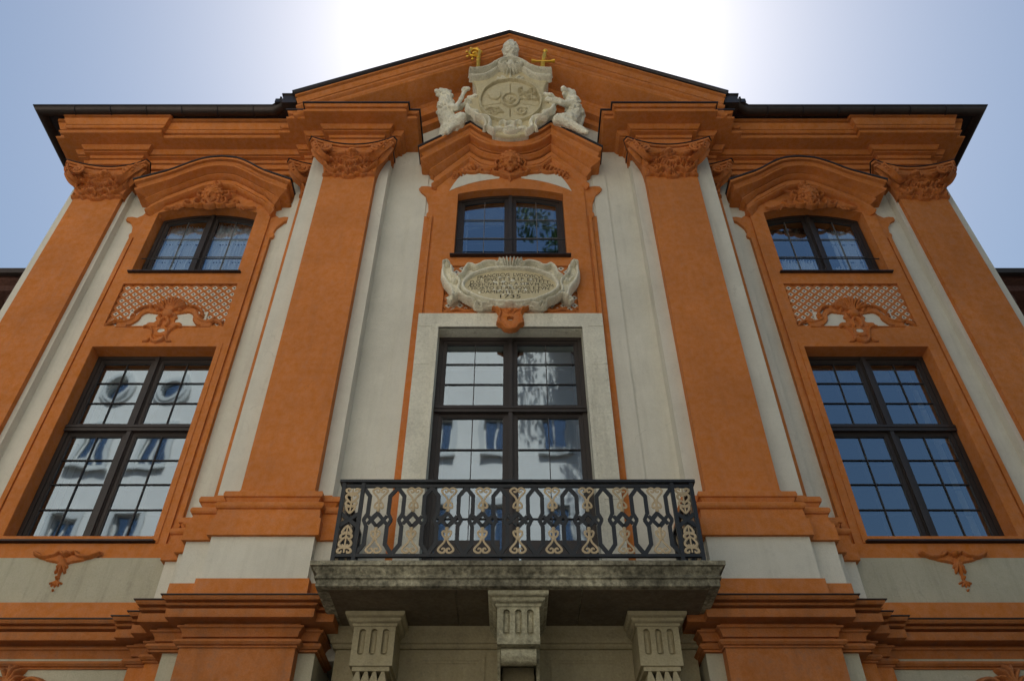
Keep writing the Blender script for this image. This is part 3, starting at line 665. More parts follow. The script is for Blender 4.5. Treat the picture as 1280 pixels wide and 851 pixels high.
def sill(x0, x1, yf, yb, z, parent):
    MB().add([(x0, yf, z), (x1, yf, z), (x1, yb, z + .06), (x0, yb, z + .06), (x0, yf, z - .022), (x1, yf, z - .022), (x1, yb, z + .0), (x0, yb, z + .0)],
             [(0, 1, 2, 3), (4, 7, 6, 5), (0, 4, 5, 1), (1, 5, 6, 2), (3, 2, 6, 7), (0, 3, 7, 4)]).build('window_sill', 'lead', parent, smooth=0)
def rods(x0, x1, y, zs, parent):
    for z in zs: MB().tube([(x0, y, z), (x1, y, z)], .011, 6).build('safety_rod', 'iron', parent)
for sg in (-1, 1):
    nm = 'left' if sg < 0 else 'right'; c = 5.79 * sg
    w1 = window(c - 1.005, c + 1.005, 6.86, 10.248, .90, [(6.86, 8.78, 4), (8.78, 10.248, 3)], 'tall window of the %s wing with four casements' % nm)
    sill(c - 1.06, c + 1.06, .565, .92, 6.755, w1)
    w2 = window(c - .945, c + .945, 12.09, 13.72, .88, [(12.09, 13.72, 3)], 'arched upper window of the %s wing' % nm, rise=.18)
    sill(c - 1.0, c + 1.0, .59, .92, 12.02, w2); rods(c - .95, c + .95, .76, (12.50,), w2)
dw = window(-1.148, 1.148, 5.8, 10.328, .52, [(5.8, 8.85, 5), (8.85, 10.328, 3)], 'tall glazed balcony door in the middle', name='balcony_door')
MB().box(-1.0, -.14, .50, .58, 5.9, 6.7).box(.14, 1.0, .50, .58, 5.9, 6.7).build('door_panel', 'wood', dw, smooth=0)
wc = window(-.998, .998, 12.15, 13.86, .50, [(12.15, 13.86, 3)], 'arched window above the inscription', rise=.165)
sill(-1.06, 1.06, .24, .52, 12.07, wc); rods(-.99, .99, .40, (12.62,), wc)

# ---- lattice panels and stucco ornaments
def lattice(c, x0, x1, z0, z1, y, px=.17, pz=.158):
    MB().box(x0 - .05, x1 + .05, y, y + .03, z0 - .05, z1 + .05).build('lattice_panel', 'orange_relief', PAL, smooth=0); rings = MB()
    st = MB(); dots = MB(); t = .019; L = (z1 - z0)
    def clip(ax, az, bx, bz):
        d = (bx - ax, bz - az); t0, t1 = 0., 1.
        for p, q in ((-d[0], ax - x0), (d[0], x1 - ax), (-d[1], az - z0), (d[1], z1 - az)):
            if abs(p) < 1e-9:
                if q < 0: return None
            else:
                r_ = q / p
                if p < 0: t0 = max(t0, r_)
                else: t1 = min(t1, r_)
        return None if t0 >= t1 else ((ax + d[0] * t0, az + d[1] * t0), (ax + d[0] * t1, az + d[1] * t1))
    nx = int((x1 - x0) / px) + 2; slope = pz / px; run = L / slope
    for k in range(-int(run / px) - 2, nx + int(run / px) + 3):
        for sg in (-1, 1):
            ax = x0 + k * px + (0 if sg > 0 else 0); q = clip(ax, z0, ax + sg * run, z1)
            if q: st.bar((q[0][0], y - .009 - .0015 * sg, q[0][1]), (q[1][0], y - .009 - .0015 * sg, q[1][1]), .045, .03)
    for i in range(-1, nx + 1):
        for j in range(int(L / (pz / 2)) + 1):
            x = x0 + px * (i + .5 * (j % 2)) + px * .5 * 0; z = z0 + pz / 2 * j
            # diamond centres lie half a period from the crossings
            x += px / 2
            if x0 + .03 < x < x1 - .03 and z0 + .03 < z < z1 - .03:
                a_, b_ = px * .5 - .024, pz * .5 - .022; dq = [(-1, 0), (0, -1), (1, 0), (0, 1)]
                rings.add([(x + a_ * u, y - .002, z + b_ * v) for u, v in dq] + [(x + a_ * .86 * u, y - .022, z + b_ * .86 * v) for u, v in dq], [(0, 1, 5, 4), (1, 2, 6, 5), (2, 3, 7, 6), (3, 0, 4, 7), (4, 5, 6, 7)])
                s_ = .022; dots.add([(x + s_ * u, y - .0235, z + s_ * v) for u, v in dq] + [(x, y - .030, z)], [(0, 1, 4), (1, 2, 4), (2, 3, 4), (3, 0, 4)])
    st.build('lattice_bars', 'orange_relief', PAL, smooth=0, kind='stuff'); rings.build('lattice_diamonds', 'white', PAL, smooth=0, kind='stuff', normals=False); dots.build('lattice_studs', 'timber', PAL, smooth=0, kind='stuff', normals=False)
for sg in (-1, 1): lattice(0, 5.79 * sg - 1.0, 5.79 * sg + 1.0, 10.72, 11.74, .725)
lattice(0, -1.12, 1.12, 10.72, 11.84, .385, .19, .18)

def apron_relief(c):
    """shell, scrolls and cream windows over the lower edge of the lattice"""
    r = Relief(c - 1.02, c + 1.02, 10.26, 11.42, .0095); r.c = c
    # solid ground of the ornament, with the two cream cut outs
    og = catmull([(c, 11.22), (c + .16, 11.10), (c + .26, 11.13), (c + .42, 11.12), (c + .50, 11.02), (c + .56, 10.90), (c + .66, 10.82), (c + .78, 10.80), (c + .8, 10.68)], 4)
    r.poly(og + [(2 * c - x, z) for x, z in reversed(og)], .028, .02)
    for sg in (-1, 1):
        q = catmull([(.14, 10.98), (.2, 11.0), (.36, 11.02), (.44, 10.95), (.46, 10.85), (.55, 10.74), (.62, 10.715)], 3) + catmull([(.62, 10.70), (.34, 10.70), (.27, 10.78), (.17, 10.79), (.15, 10.86), (.18, 10.9), (.14, 10.98)], 3)[:-1]
        r.poly([(c + sg * x, z) for x, z in q], 0, cut=True)
    # shell
    for k in range(6):
        a = R(90 - 14 * k); r.stroke([(c + .03 * math.cos(a), 11.04 + .03 * math.sin(a)), (c + .26 * math.cos(a), 11.06 + .26 * math.sin(a))], [.014, .036], .07, .02)
    r.spiral(c + .30, 11.14, .055, 1.3, 2.6, -1, .020, .05, .02); r.ell(c + .19, 11.06, .04, .035, .05, 0, .02)
    r.stroke([(c + .26, 11.16), (c + .4, 11.17), (c + .5, 11.12), (c + .57, 11.02)], .022, .045, .02)
    r.spiral(c + .58, 10.93, .05, 1.4, 1.2, 1, .018, .045, .02); r.stroke([(c + .55, 10.88), (c + .62, 10.83), (c + .75, 10.80), (c + .83, 10.84), (c + .93, 10.78), (c + .98, 10.72)], [.03, .03, .025, .015], .04, .01)
    r.leaf(c + .74, 10.82, 1.0, .12, .035, .035, .01, 2); r.leaf(c + .86, 10.80, .3, .12, .03, .03, .01, 2)
    # central stem, mask like boss and hanging scrolls
    r.ell(c, 10.98, .10, .10, .075, 0, .02); r.spiral(c + .09, 10.93, .05, 1.2, 1.5, -1, .018, .05, .02)
    r.stroke([(c + .02, 10.88), (c + .07, 10.80), (c + .06, 10.70)], .03, .045, .02)
    r.poly([(c - .17, 10.36), (c + .17, 10.36), (c + .12, 10.55), (c + .09, 10.74), (c - .09, 10.74), (c - .12, 10.55)], .03, .02)
    r.stroke([(c + .30, 10.68), (c + .24, 10.69), (c + .16, 10.62), (c + .12, 10.48), (c + .16, 10.37), (c + .22, 10.36)], .022, .05, .02)
    r.poly([(c + .06 * math.cos(a), 10.60 + .04 * math.sin(a)) for a in np.linspace(0, 6.28, 16)[:-1]], 0, cut=True)
    r.stroke([(c, 10.33), (c + .06, 10.36), (c + .10, 10.42)], .03, .05, .02); r.stroke([(c, 10.47), (c + .07, 10.49)], .018, .05, .02)
    r.groove([(c + .1, 11.2), (c + .07, 11.1)], .008, .02); r.crisp(.9, .03); r.rough(.003, 18); r.H *= 1.0
    r.build('apron_ornament', .672, 'orange_relief', PAL)
    # cream patches behind the cut outs
    bp = MB().box(c - .66, c + .66, .676, .72, 10.69, 11.06).build('cream_panel', 'white', PAL, smooth=0)
    MB().box(c - .07, c + .07, .650, .67, 10.55, 10.65).build('cream_panel', 'white', PAL, smooth=0)
for sg in (-1, 1): apron_relief(5.79 * sg)

def cherub(cx, y0, cz, s, seed):
    """child's head with curls, fused in one skin"""
    ct, st = math.cos(.5), math.sin(.5)
    q = lambda x, y, z: (cx + x * s, y0 + (y * ct - z * st) * s, cz + (y * st + z * ct) * s); P = []
    def cap(a, ra, b, rb): P.append((q(*a), ra * s, q(*b), rb * s))
    cap((0, -.03, .05), .108, (0, -.05, -.03), .094); cap((0, -.07, -.06), .07, (0, -.095, -.12), .036)
    cap((0, -.135, .04), .012, (0, -.168, -.028), .021)
    for g in (-1, 1):
        cap((g * .052, -.088, -.045), .044, (g * .045, -.09, -.06), .036)
        cap((g * .018, -.132, .056), .013, (g * .082, -.095, .048), .012); cap((g * .046, -.122, .014), .014, (g * .05, -.120, .014), .014)
        cap((0, -.138, -.068), .011, (g * .032, -.122, -.064), .008); cap((0, -.134, -.088), .011, (g * .022, -.124, -.084), .008)
        cap((g * .014, -.155, -.030), .013, (g * .018, -.148, -.030), .012)
    rr = random.Random(seed)
    def hair(mb):
        for ring, (R0, yy, rad) in enumerate(((.118, -.065, .030), (.140, -.02, .038), (.10, -.055, .028))):
            for k in range(13):
                a = R(-48 + 276 * k / 12)
                if ring == 2 and not 35 < math.degrees(a) < 145: continue
                mb.ball(q(R0 * math.cos(a) * 1.0, yy + rr.uniform(-.012, .012), .015 + R0 * 1.12 * math.sin(a)), rad * s * rr.uniform(.75, 1.15), 8, 6)
    return blob('cherub_face', P, 'orange_relief', PAL, .0052 * s, .001, extra=hair, seed=seed, soft=1,
                dents=[(q(g * .048, -.128, .018), .034 * s, .022 * s) for g in (-1, 1)] + [(q(g * .012, -.135, -.078), .016 * s, .010 * s) for g in (-1, 0, 1)])
def wing_mask(c):
    z = 13.98; r = Relief(c - 1.0, c + 1.0, z - .35, z + .62, .0085); r.c = c
    r.poly([(c - .24, z + .1), (c - .2, z - .12), (c, z - .18), (c + .2, z - .12), (c + .24, z + .1), (c + .12, z + .3), (c - .12, z + .3)], .04, .03)
    cherub(c, .585, z + .08, 1.25, int(z * 10 + c))
    r.stroke([(c + .17, z + .22), (c + .28, z + .24), (c + .30, z + .14), (c + .24, z + .10)], .025, .08, .03)
    r.stroke([(c + .28, z + .02), (c + .31, z - .07), (c + .25, z - .16), (c + .14, z - .15), (c + .16, z - .05)], .026, .08, .03)
    r.stroke([(c, z - .20), (c + .07, z - .18), (c + .12, z - .12)], .03, .08, .03)
    r.stroke([(c + .30, z - .13), (c + .42, z - .14), (c + .52, z - .06), (c + .50, z + .0), (c + .44, z - .0)], .022, .06, .02)
    r.stroke([(c + .5, z - .10), (c + .62, z - .15), (c + .75, z - .20), (c + .88, z - .18)], [.02, .03, .022, .01], .05, .01)
    r.leaf(c + .52, z - .14, -.25, .24, .045, .04, .01, 3)
    r.leaf(c, z + .26, 1.57, .12, .05, .06, .05, 2); r.leaf(c + .06, z + .28, 1.0, .12, .04, .06, .05, 2)
    # rose above
    for a in range(-90, 91, 36): r.ell(c + .06 * math.cos(R(a)), z + .48 + .055 * math.sin(R(a)), .045, .04, .06, R(a), .05)
    r.ell(c, z + .48, .03, .03, .09, 0, .06); r.stroke([(c + .25, z + .3), (c + .33, z + .33), (c + .38, z + .34)], .012, .03, .02)
    r.crisp(.6); r.rough(.003, 22); r.H *= 1.0
    r.into(MB(), .62).build('carved_mask', 'orange_relief', PAL, smooth=60, normals=False)
for sg in (-1, 1): wing_mask(5.79 * sg)
# central mask with garlands
r = Relief(-1.3, 1.3, 14.1, 15.1, .0085); r.c = 0
r.poly([(-.26, 14.75), (-.24, 14.5), (0, 14.38), (.24, 14.5), (.26, 14.75), (.14, 14.95), (-.14, 14.95)], .05, .05)
cherub(0, .27, 14.72, 1.45, 4)
r.stroke([(.22, 14.86), (.30, 14.76), (.27, 14.62), (.34, 14.52), (.30, 14.44), (.18, 14.42)], .03, .08, .03)
r.stroke([(.02, 14.34), (.10, 14.36), (.2, 14.42), (.3, 14.46)], .035, .07, .03); r.ell(0, 14.33, .05, .04, .08, 0, .03); r.leaf(.0, 14.38, -1.57, .14, .05, .06, .02, 2)
r.stroke([(.3, 14.52), (.42, 14.50), (.55, 14.50), (.64, 14.56), (.62, 14.62), (.56, 14.6)], .022, .05, .02)
r.stroke([(.36, 14.66), (.40, 14.57), (.5, 14.53)], .018, .05, .02)
r.stroke([(.60, 14.55), (.72, 14.50), (.88, 14.52), (1.0, 14.48), (1.12, 14.40)], [.04, .045, .035, .02], .05, .02)
for k in range(7):
    x = .66 + .065 * k; z = 14.70 - .045 * k; r.stroke([(x - .03, z - .05), (x + .0, z), (x + .05, z + .05)], [.022, .032, .02], .055, .03, 3)
r.spiral(1.08, 14.36, .05, 1.2, 1.5, -1, .018, .04, .02)
r.crisp(.6); r.rough(.003, 22); r.H *= 1.0; r.build('carved_mask', .335, 'orange_relief', PAL, 'smiling cherub mask with garlands under the peaked hood')
# keystone ornament at the door lintel
r = Relief(-.42, .42, 10.140, 10.780, .0085); r.c = 0
r.poly(catmull([(-.26, 10.710), (-.19, 10.560), (-.22, 10.440), (-.2, 10.330), (-.12, 10.300), (0, 10.220), (.12, 10.300), (.2, 10.330), (.22, 10.440), (.19, 10.560), (.26, 10.710)], 4), .06, .03)
r.stroke([(.0, 10.220), (.08, 10.240), (.13, 10.320), (.2, 10.360)], .025, .04, .06); r.stroke([(.22, 10.710), (.16, 10.580), (.19, 10.460), (.17, 10.360)], .02, .04, .06)
r.ell(0, 10.630, .05, .045, .05, 0, .05); r.stroke([(.04, 10.580), (.1, 10.640), (.17, 10.660), (.3, 10.730)], .022, .04, .05)
r.poly([(.055 * math.cos(a), 10.460 + .045 * math.sin(a)) for a in np.linspace(0, 6.28, 16)[:-1]], 0, cut=True)
r.crisp(1.2); r.build('keystone_ornament', .27, 'orange_relief', PAL)
r = Relief(-1.15, 1.15, 10.690, 11.010, .01); r.c = 0
r.stroke([(.1, 10.740), (.3, 10.740), (.45, 10.730), (.6, 10.760), (.72, 10.730), (.85, 10.790), (1.0, 10.740)], [.04, .035, .03, .02], .05, .02)
r.leaf(.42, 10.750, .5, .16, .035, .04, .02, 2); r.leaf(.66, 10.760, .4, .16, .03, .04, .02, 2); r.spiral(.9, 10.810, .04, 1.2, 2, 1, .014, .03, .02)
r.build('apron_ornament', .37, 'orange_relief', PAL)
# drop ornaments under the wing sills and crests of the ground floor openings
for sg in (-1, 1):
    c = 5.80 * sg; r = Relief(c - .5, c + .5, 6.0, 6.62, .0085); r.c = c
    r.poly(catmull([(c - .42, 6.54), (c - .34, 6.50), (c - .24, 6.45), (c - .1, 6.42), (c, 6.38), (c + .1, 6.42), (c + .24, 6.45), (c + .34, 6.50), (c + .42, 6.54)], 3), .035, .02)
    r.stroke([(c + .42, 6.56), (c + .3, 6.50), (c + .16, 6.52), (c + .10, 6.57), (c + .05, 6.54)], .025, .05, .02); r.ell(c, 6.54, .05, .05, .07, 0, .02)
    for a, L in ((-1.57, .2), (-1.2, .16), (-.9, .1)): r.stroke([(c, 6.44), (c + L * math.cos(a), 6.44 + L * math.sin(a))], [.03, .028, .014], .05, .02)
    r.ell(c, 6.21, .022, .03, .05, 0, .01)
    for a in (-1.57, -1.0, -.4): r.stroke([(c, 6.17), (c + .08 * math.cos(a), 6.17 + .07 * math.sin(a))], [.02, .024, .01], .04, .01)
    r.ell(c, 6.05, .012, .016, .03, 0, .01); r.crisp(1.3); r.rough(.003, 20)
    r.build('drop_ornament', .60, 'orange_relief', PAL)
    r = Relief(c - .75, c + .75, 4.2, 5.12, .0095); r.c = c
    r.poly(catmull([(c - .72, 4.25), (c - .6, 4.55), (c - .42, 4.78), (c - .2, 4.86), (c, 4.88), (c + .2, 4.86), (c + .42, 4.78), (c + .6, 4.55), (c + .72, 4.25)], 4), .05, .03)
    r.stroke([(c + .74, 4.62), (c + .62, 4.66), (c + .48, 4.80), (c + .3, 4.90), (c + .18, 4.86), (c + .16, 4.78)], [.02, .035, .04, .03], .07, .03)
    for k, (a, L) in enumerate(((1.57, .26), (1.2, .25), (.85, .2), (.5, .16))): r.stroke([(c, 4.8), (c + L * .6 * math.cos(a), 4.8 + L * .6 * math.sin(a)), (c + L * math.cos(a - .15), 4.8 + L * math.sin(a - .15))], [.03, .035, .018], .08, .04, 3)
    r.ell(c, 4.76, .11, .05, .09, 0, .04); r.crisp(1.5); r.rough(.003, 20)
    for s2 in (-1, 1): r.poly([(c + s2 * (.35 + .06 * math.cos(a)), 4.66 + .07 * math.sin(a)) for a in np.linspace(0, 6.28, 12)[:-1]], 0, cut=True)
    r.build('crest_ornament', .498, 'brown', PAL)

# ================================================================ COAT OF ARMS, LIONS, INSCRIPTION
ARM = thing('coat_of_arms', 'large pale stone coat of arms with crozier and sword hilt between two lions', 'coat of arms', (0, .0, 15.3))
so = [(-.82, 17.40), (-.77, 17.31), (-.735, 17.1), (-.73, 16.92), (-.78, 16.80), (-.93, 16.66), (-.96, 16.48), (-.93, 16.3), (-.84, 16.14), (-.77, 16.02), (-.74, 15.90), (-.62, 15.80), (-.52, 15.68), (-.46, 15.5), (-.36, 15.34), (-.2, 15.26), (0, 15.22)]
so = so + [(-x, z) for x, z in reversed(so[:-1])]
tops = [(.82, 17.40), (.82, 17.62), (.6, 17.66), (.42, 17.76), (.26, 17.98), (0, 18.1)]
tops = tops[:] + [(-x, z) for x, z in reversed(tops[:-1])]
back = MB().plate(so + tops[1:-1], [], .02, .25)
back.lean().build('shield_back', 'stone', ARM, smooth=0)
r = Relief(-1.0, 1.0, 15.2, 18.12, .0115); r.c = 0
r.poly(so + tops[1:-1], .05, .04)
r.ell(0, 16.5, .70, .92, .07, 0, .05, .6); r.stroke([(.0, 17.35), (.3, 17.26), (.52, 17.02), (.62, 16.7), (.64, 16.45), (.58, 16.15), (.42, 15.9), (.2, 15.76), (0, 15.72)], .022, .03, .13)
# charges: four quarters round a small heart shield
H0 = r.c; r.c = None
r.groove([(-.6, 16.33), (-.3, 16.36), (-.17, 16.42)], .010, .04); r.groove([(.6, 16.33), (.3, 16.36), (.17, 16.42)], .010, .04); r.groove([(0, 16.2), (.0, 15.9)], .010, .04); r.groove([(0, 17.2), (0, 16.85)], .009, .03)
r._stroke(catmull([(.18 * math.cos(a), 16.5 + .25 * math.sin(a)) for a in np.linspace(0, 6.28, 14)], 2), [.018] * 40, .03, .15)
for k in range(16):
    a = random.uniform(0, 6.28); q = random.uniform(.2, .95); x = .1 * q * math.cos(a); z = 16.5 + .17 * q * math.sin(a); r._ell(x, z, .03, .03, .03, 0, .15, .5)
r._ell(-.33, 16.72, .13, .2, .03, 0, .14, .5)
for k in range(26):
    x = random.uniform(.15, .5); z = random.uniform(16.5, 16.95); a = random.uniform(-.4, .6); r._stroke([(x, z), (x + .09 * math.cos(a), z + .09 * math.sin(a))], [.014, .008], .03, .14)
for k in range(14):
    x = random.uniform(-.5, -.15); z = random.uniform(15.98, 16.25); a = random.uniform(-.3, .3); r._stroke([(x, z), (x + .1 * math.cos(a), z + .06 * math.sin(a))], [.016, .008], .03, .13)
r.spiral(.24, 16.07, .15, 1.3, 1, 1, .03, .04, .12)
r.c = 0
r.H = np.where(r.H > .1, .1 + (r.H - .1) * .75, r.H)
r.crisp(.6, .02, .03); r.rough(.005, 16); r.into(MB(), .02).lean().build('shield', 'shield', ARM, smooth=60, normals=False)
# frame: cresting, side and foot scrolls
r = Relief(-1.0, 1.0, 15.2, 18.16, .0115); r.c = 0
for a in (1.57, .9, .45): r.stroke([(.0 + .05 * math.cos(a), 17.38), (.0 + .30 * math.cos(a), 17.38 + .2 * math.sin(a))], [.012, .03], .04, .06)
r.stroke([(.84, 17.44), (.62, 17.46), (.45, 17.56), (.28, 17.80), (.12, 17.92), (0, 17.95)], .055, .12, .06)
r.stroke([(.86, 17.60), (.62, 17.63), (.43, 17.74), (.26, 17.96), (.1, 18.06), (0, 18.08)], .05, .18, .07)
r.groove([(.8, 17.52), (.6, 17.55), (.43, 17.66), (.26, 17.88)], .012, .05)
r.spiral(.14, 17.86, .12, 1.4, 1.0, -1, .035, .09, .14); r.ell(0, 17.88, .09, .13, .12, 0, .14)
for a in (-1.57, -1.15, -.8): r.stroke([(0, 17.9), (.2 * math.cos(a), 17.9 + .3 * math.sin(a))], [.03, .035, .015], .07, .14)
# lower scrolls and the bottom mask
r.stroke([(.76, 16.04), (.66, 15.92), (.5, 15.86), (.42, 15.72), (.44, 15.5), (.34, 15.36)], .05, .11, .05)
r.stroke([(.9, 16.3), (.84, 16.15), (.7, 16.08)], .06, .10, .05); r.spiral(.88, 16.5, .07, 1.2, 0, 1, .03, .08, .05)
r.stroke([(.74, 15.88), (.56, 15.84), (.5, 15.62), (.54, 15.48)], .03, .09, .04)
r.ell(0, 15.42, .17, .14, .12, 0, .06); r.ell(.08, 15.47, .05, .05, .16, 0, .06); r.groove([(.0, 15.36), (.08, 15.38)], .02, .06); r.groove([(.05, 15.5), (.1, 15.5)], .016, .06)
for a in (.2, .6, -.2): r.stroke([(.16, 15.44), (.16 + .2 * math.cos(a), 15.44 + .17 * math.sin(a))], [.04, .03, .015], .08, .06)
r.stroke([(0, 15.68), (.08, 15.64), (.14, 15.70), (.22, 15.66)], .03, .07, .08)
r.H *= .8; r.crisp(1.3, .04, .03); r.rough(.004, 16); r.into(MB(), .0).lean().build('shield_frame', 'stone', ARM, smooth=60, normals=False)
blob('finial', [((0, -.14, 18.33), .17, (0, -.14, 18.5), .19), ((0, -.14, 18.5), .19, (0, -.14, 18.78), .08), ((0, -.1, 18.12), .11, (0, -.12, 18.3), .12)], 'stone', ARM, .016, .03, tip=True)
# crozier and sword
def MB_shift(m): m.v = [(x, y - .10, z + .16) for x, y, z in m.v]; return m
cz_ = MB(); cp = [(-.70, -.02, 17.60), (-.70, -.02, 17.95), (-.70, -.02, 18.02)]
cp += [(-.80 + .13 * (1 - .7 * k / 16) * math.cos(.3 + k * .47), -.02, 18.22 + .19 * (1 - .7 * k / 16) * math.sin(.3 + k * .47)) for k in range(17)]
cz_.tube(catmull(cp, 3), [.045, .038, .03, .028, .022], 8); cz_.ball((-.70, -.02, 17.90), (.055, .055, .04)); cz_.ball((-.70, -.02, 18.02), (.05, .05, .04)); cz_.ball((-.80, -.02, 18.22), .045)
for k in range(7):
    a = .3 + k * .85; x, z = -.80 + .165 * math.cos(a), 18.22 + .24 * math.sin(a); cz_.ball((x, -.02, z), (.035, .03, .035), 7, 5)
MB_shift(cz_).lean().build('crozier', 'gold', ARM)
sw = MB(); sw.tube([(.69, -.02, 17.55), (.71, -.02, 17.9)], .05, 8, .5); sw.tube([(.46, -.02, 17.90), (.58, -.02, 17.885), (.72, -.02, 17.88), (.86, -.02, 17.885), (.96, -.02, 17.90)], [.045, .022, .03, .022, .045], 8)
sw.tube([(.71, -.02, 17.9), (.735, -.02, 18.05), (.755, -.02, 18.2), (.762, -.02, 18.26)], [.03, .055, .045, .03], 8); sw.ball((.768, -.02, 18.32), (.055, .045, .07))
MB_shift(sw).lean().build('sword', 'gold', ARM)

def curls(pts, n, seed):
    def f(mb):
        rr = random.Random(seed)
        for (c, rad, cnt) in pts:
            for k in range(cnt):
                d = Vector((rr.gauss(0, 1), rr.gauss(0, 1) - .6, rr.gauss(0, 1))).normalized() * rad
                p = Vector(c) + Vector((d.x, d.y, d.z * 1.25)); mb.ball(p, (rr.uniform(.03, .05),) * 2 + (rr.uniform(.04, .07),), 7, 5)
    return f
LL = thing('lion_statue', 'pale stone lion left of the arms, looking away with raised chin', 'lion statue', (-1.2, 0, 15.2), 'stone lions holding the coat of arms')
Yl = .10
def L(x, y, z): return (x, y + Yl, z)
blob('body', [(L(-1.22, .05, 15.75), .24, L(-1.36, .02, 16.3), .23), (L(-1.36, .02, 16.3), .23, L(-1.38, -.02, 16.74), .17),      # trunk, chest, neck
    (L(-1.42, -.02, 16.98), .155, L(-1.40, -.02, 17.10), .12), (L(-1.46, -.07, 16.98), .10, L(-1.57, -.14, 16.95), .075), (L(-1.47, -.06, 16.86), .055, L(-1.555, -.12, 16.83), .042),  # skull, muzzle, jaw
    (L(-1.46, -.10, 17.10), .045, L(-1.50, -.12, 17.08), .035), (L(-1.30, -.03, 17.13), .045, L(-1.28, -.03, 17.17), .035),                       # brow, ear
    (L(-1.28, -.10, 16.42), .11, L(-1.14, -.16, 16.26), .08), (L(-1.14, -.16, 16.26), .07, L(-1.03, -.15, 16.68), .055), (L(-1.03, -.15, 16.68), .055, L(-.98, -.14, 16.95), .05), (L(-1.0, -.16, 16.98), .065, L(-.90, -.18, 16.98), .065),   # raised foreleg and paw
    (L(-1.22, .0, 16.5), .10, L(-1.04, -.0, 16.55), .075), (L(-1.04, .0, 16.55), .07, L(-.88, -.06, 16.74), .06), (L(-.88, -.10, 16.74), .07, L(-.74, -.14, 16.76), .065),
    (L(-1.16, -.02, 15.85), .24, L(-1.02, -.08, 16.02), .15), (L(-1.02, -.08, 16.02), .14, L(-1.20, -.10, 15.66), .10), (L(-1.20, -.10, 15.66), .09, L(-1.30, -.10, 15.42), .08),
    (L(-1.34, .0, 15.7), .17, L(-1.42, -.02, 15.40), .09)], 'stone', LL, .013, .014, seed=3, tip=True, rs=.80,
    extra=curls([(L(-1.37, .0, 16.64), .165, 46), (L(-1.36, .0, 16.42), .19, 36), (L(-1.37, .02, 16.92), .14, 26)], 0, 5))
RL = thing('lion_statue', 'pale stone lion right of the arms, head turned down to the street', 'lion statue', (1.2, 0, 15.2), 'stone lions holding the coat of arms')
blob('body', [(L(1.22, .05, 15.85), .24, L(1.36, .04, 16.35), .21), (L(1.36, .04, 16.35), .21, L(1.30, -.02, 16.75), .17),
    (L(1.24, -.04, 17.0), .155, L(1.25, -.03, 17.10), .12), (L(1.19, -.13, 16.94), .10, L(1.11, -.25, 16.87), .075), (L(1.17, -.12, 16.82), .05, L(1.12, -.20, 16.76), .04),
    (L(1.33, -.04, 17.14), .045, L(1.36, -.03, 17.17), .035), (L(1.13, -.10, 17.10), .045, L(1.10, -.10, 17.12), .035),
    (L(1.28, -.10, 16.52), .11, L(1.06, -.18, 16.42), .08), (L(1.06, -.18, 16.42), .07, L(.88, -.18, 16.50), .06), (L(.88, -.2, 16.50), .07, L(.78, -.2, 16.54), .07),
    (L(1.20, .0, 16.66), .10, L(1.02, -.02, 16.80), .08), (L(1.02, -.02, 16.80), .07, L(.88, -.08, 16.84), .065), (L(.88, -.1, 16.84), .075, L(.74, -.14, 16.82), .065),
    (L(1.22, -.02, 15.95), .26, L(1.0, -.08, 15.92), .17), (L(1.0, -.10, 15.92), .15, L(1.24, -.12, 15.70), .12), (L(1.24, -.12, 15.70), .12, L(1.46, -.12, 15.48), .10), (L(1.46, -.12, 15.48), .10, L(1.56, -.16, 15.32), .07),
    (L(1.48, .10, 16.0), .05, L(1.56, .08, 16.35), .04), (L(1.56, .08, 16.35), .045, L(1.50, .05, 16.6), .06)], 'stone', RL, .013, .014, seed=9, tip=True, rs=.80,
    extra=curls([(L(1.32, .0, 16.64), .165, 46), (L(1.28, .0, 16.9), .14, 30), (L(1.37, .03, 16.4), .17, 26)], 0, 8))

INS = thing('inscription_cartouche', 'oval Latin inscription dated 1735 in a scrolled stone frame above the balcony door', 'inscription', (0, .3, 10.6))
half = [(0, 11.74), (.2, 11.74), (.42, 11.70), (.55, 11.64), (.66, 11.66), (.75, 11.60), (.79, 11.46), (.84, 11.38), (.94, 11.44), (1.0, 11.58), (1.02, 11.72), (1.09, 11.76), (1.14, 11.66), (1.15, 11.50), (1.11, 11.30), (1.02, 11.12), (.96, 10.98), (1.0, 10.86), (.9, 10.88), (.82, 10.98), (.72, 10.92), (.6, 10.80), (.52, 10.68), (.38, 10.70), (.2, 10.72), (0, 10.70)]
hp_ = catmull(half, 2); full = hp_ + [(-x, z) for x, z in reversed(hp_[1:-1])]
r = Relief(-1.2, 1.2, 10.6, 11.85, .0095); r.c = 0
r.poly(full, .08, .05)
r.ell(0, 11.15, .80, .42, .02, 0, .085, .3)
r.stroke([(0, 11.56), (.3, 11.53), (.58, 11.42), (.76, 11.25), (.78, 11.08), (.64, 10.93), (.4, 10.80), (.15, 10.75), (0, 10.745)], .035, .05, .09)
r.stroke([(.16, 11.66), (.3, 11.70), (.45, 11.68), (.58, 11.58), (.68, 11.64), (.76, 11.56), (.80, 11.42), (.86, 11.36)], .04, .08, .07)
r.spiral(.19, 11.66, .07, 1.2, 2, -1, .028, .07, .08)
for k in range(4):
    x = .05 * k; r.stroke([(x * .7, 11.60), (x, 11.70), (x * 1.25, 11.79 - .012 * k)], [.018, .03, .026], .09, .08, 3)
r.spiral(1.08, 11.68, .06, 1.3, 0, 1, .03, .08, .07); r.stroke([(1.13, 11.62), (1.14, 11.45), (1.08, 11.25), (.98, 11.08), (.93, 10.9)], [.03, .04, .045, .03], .07, .06)
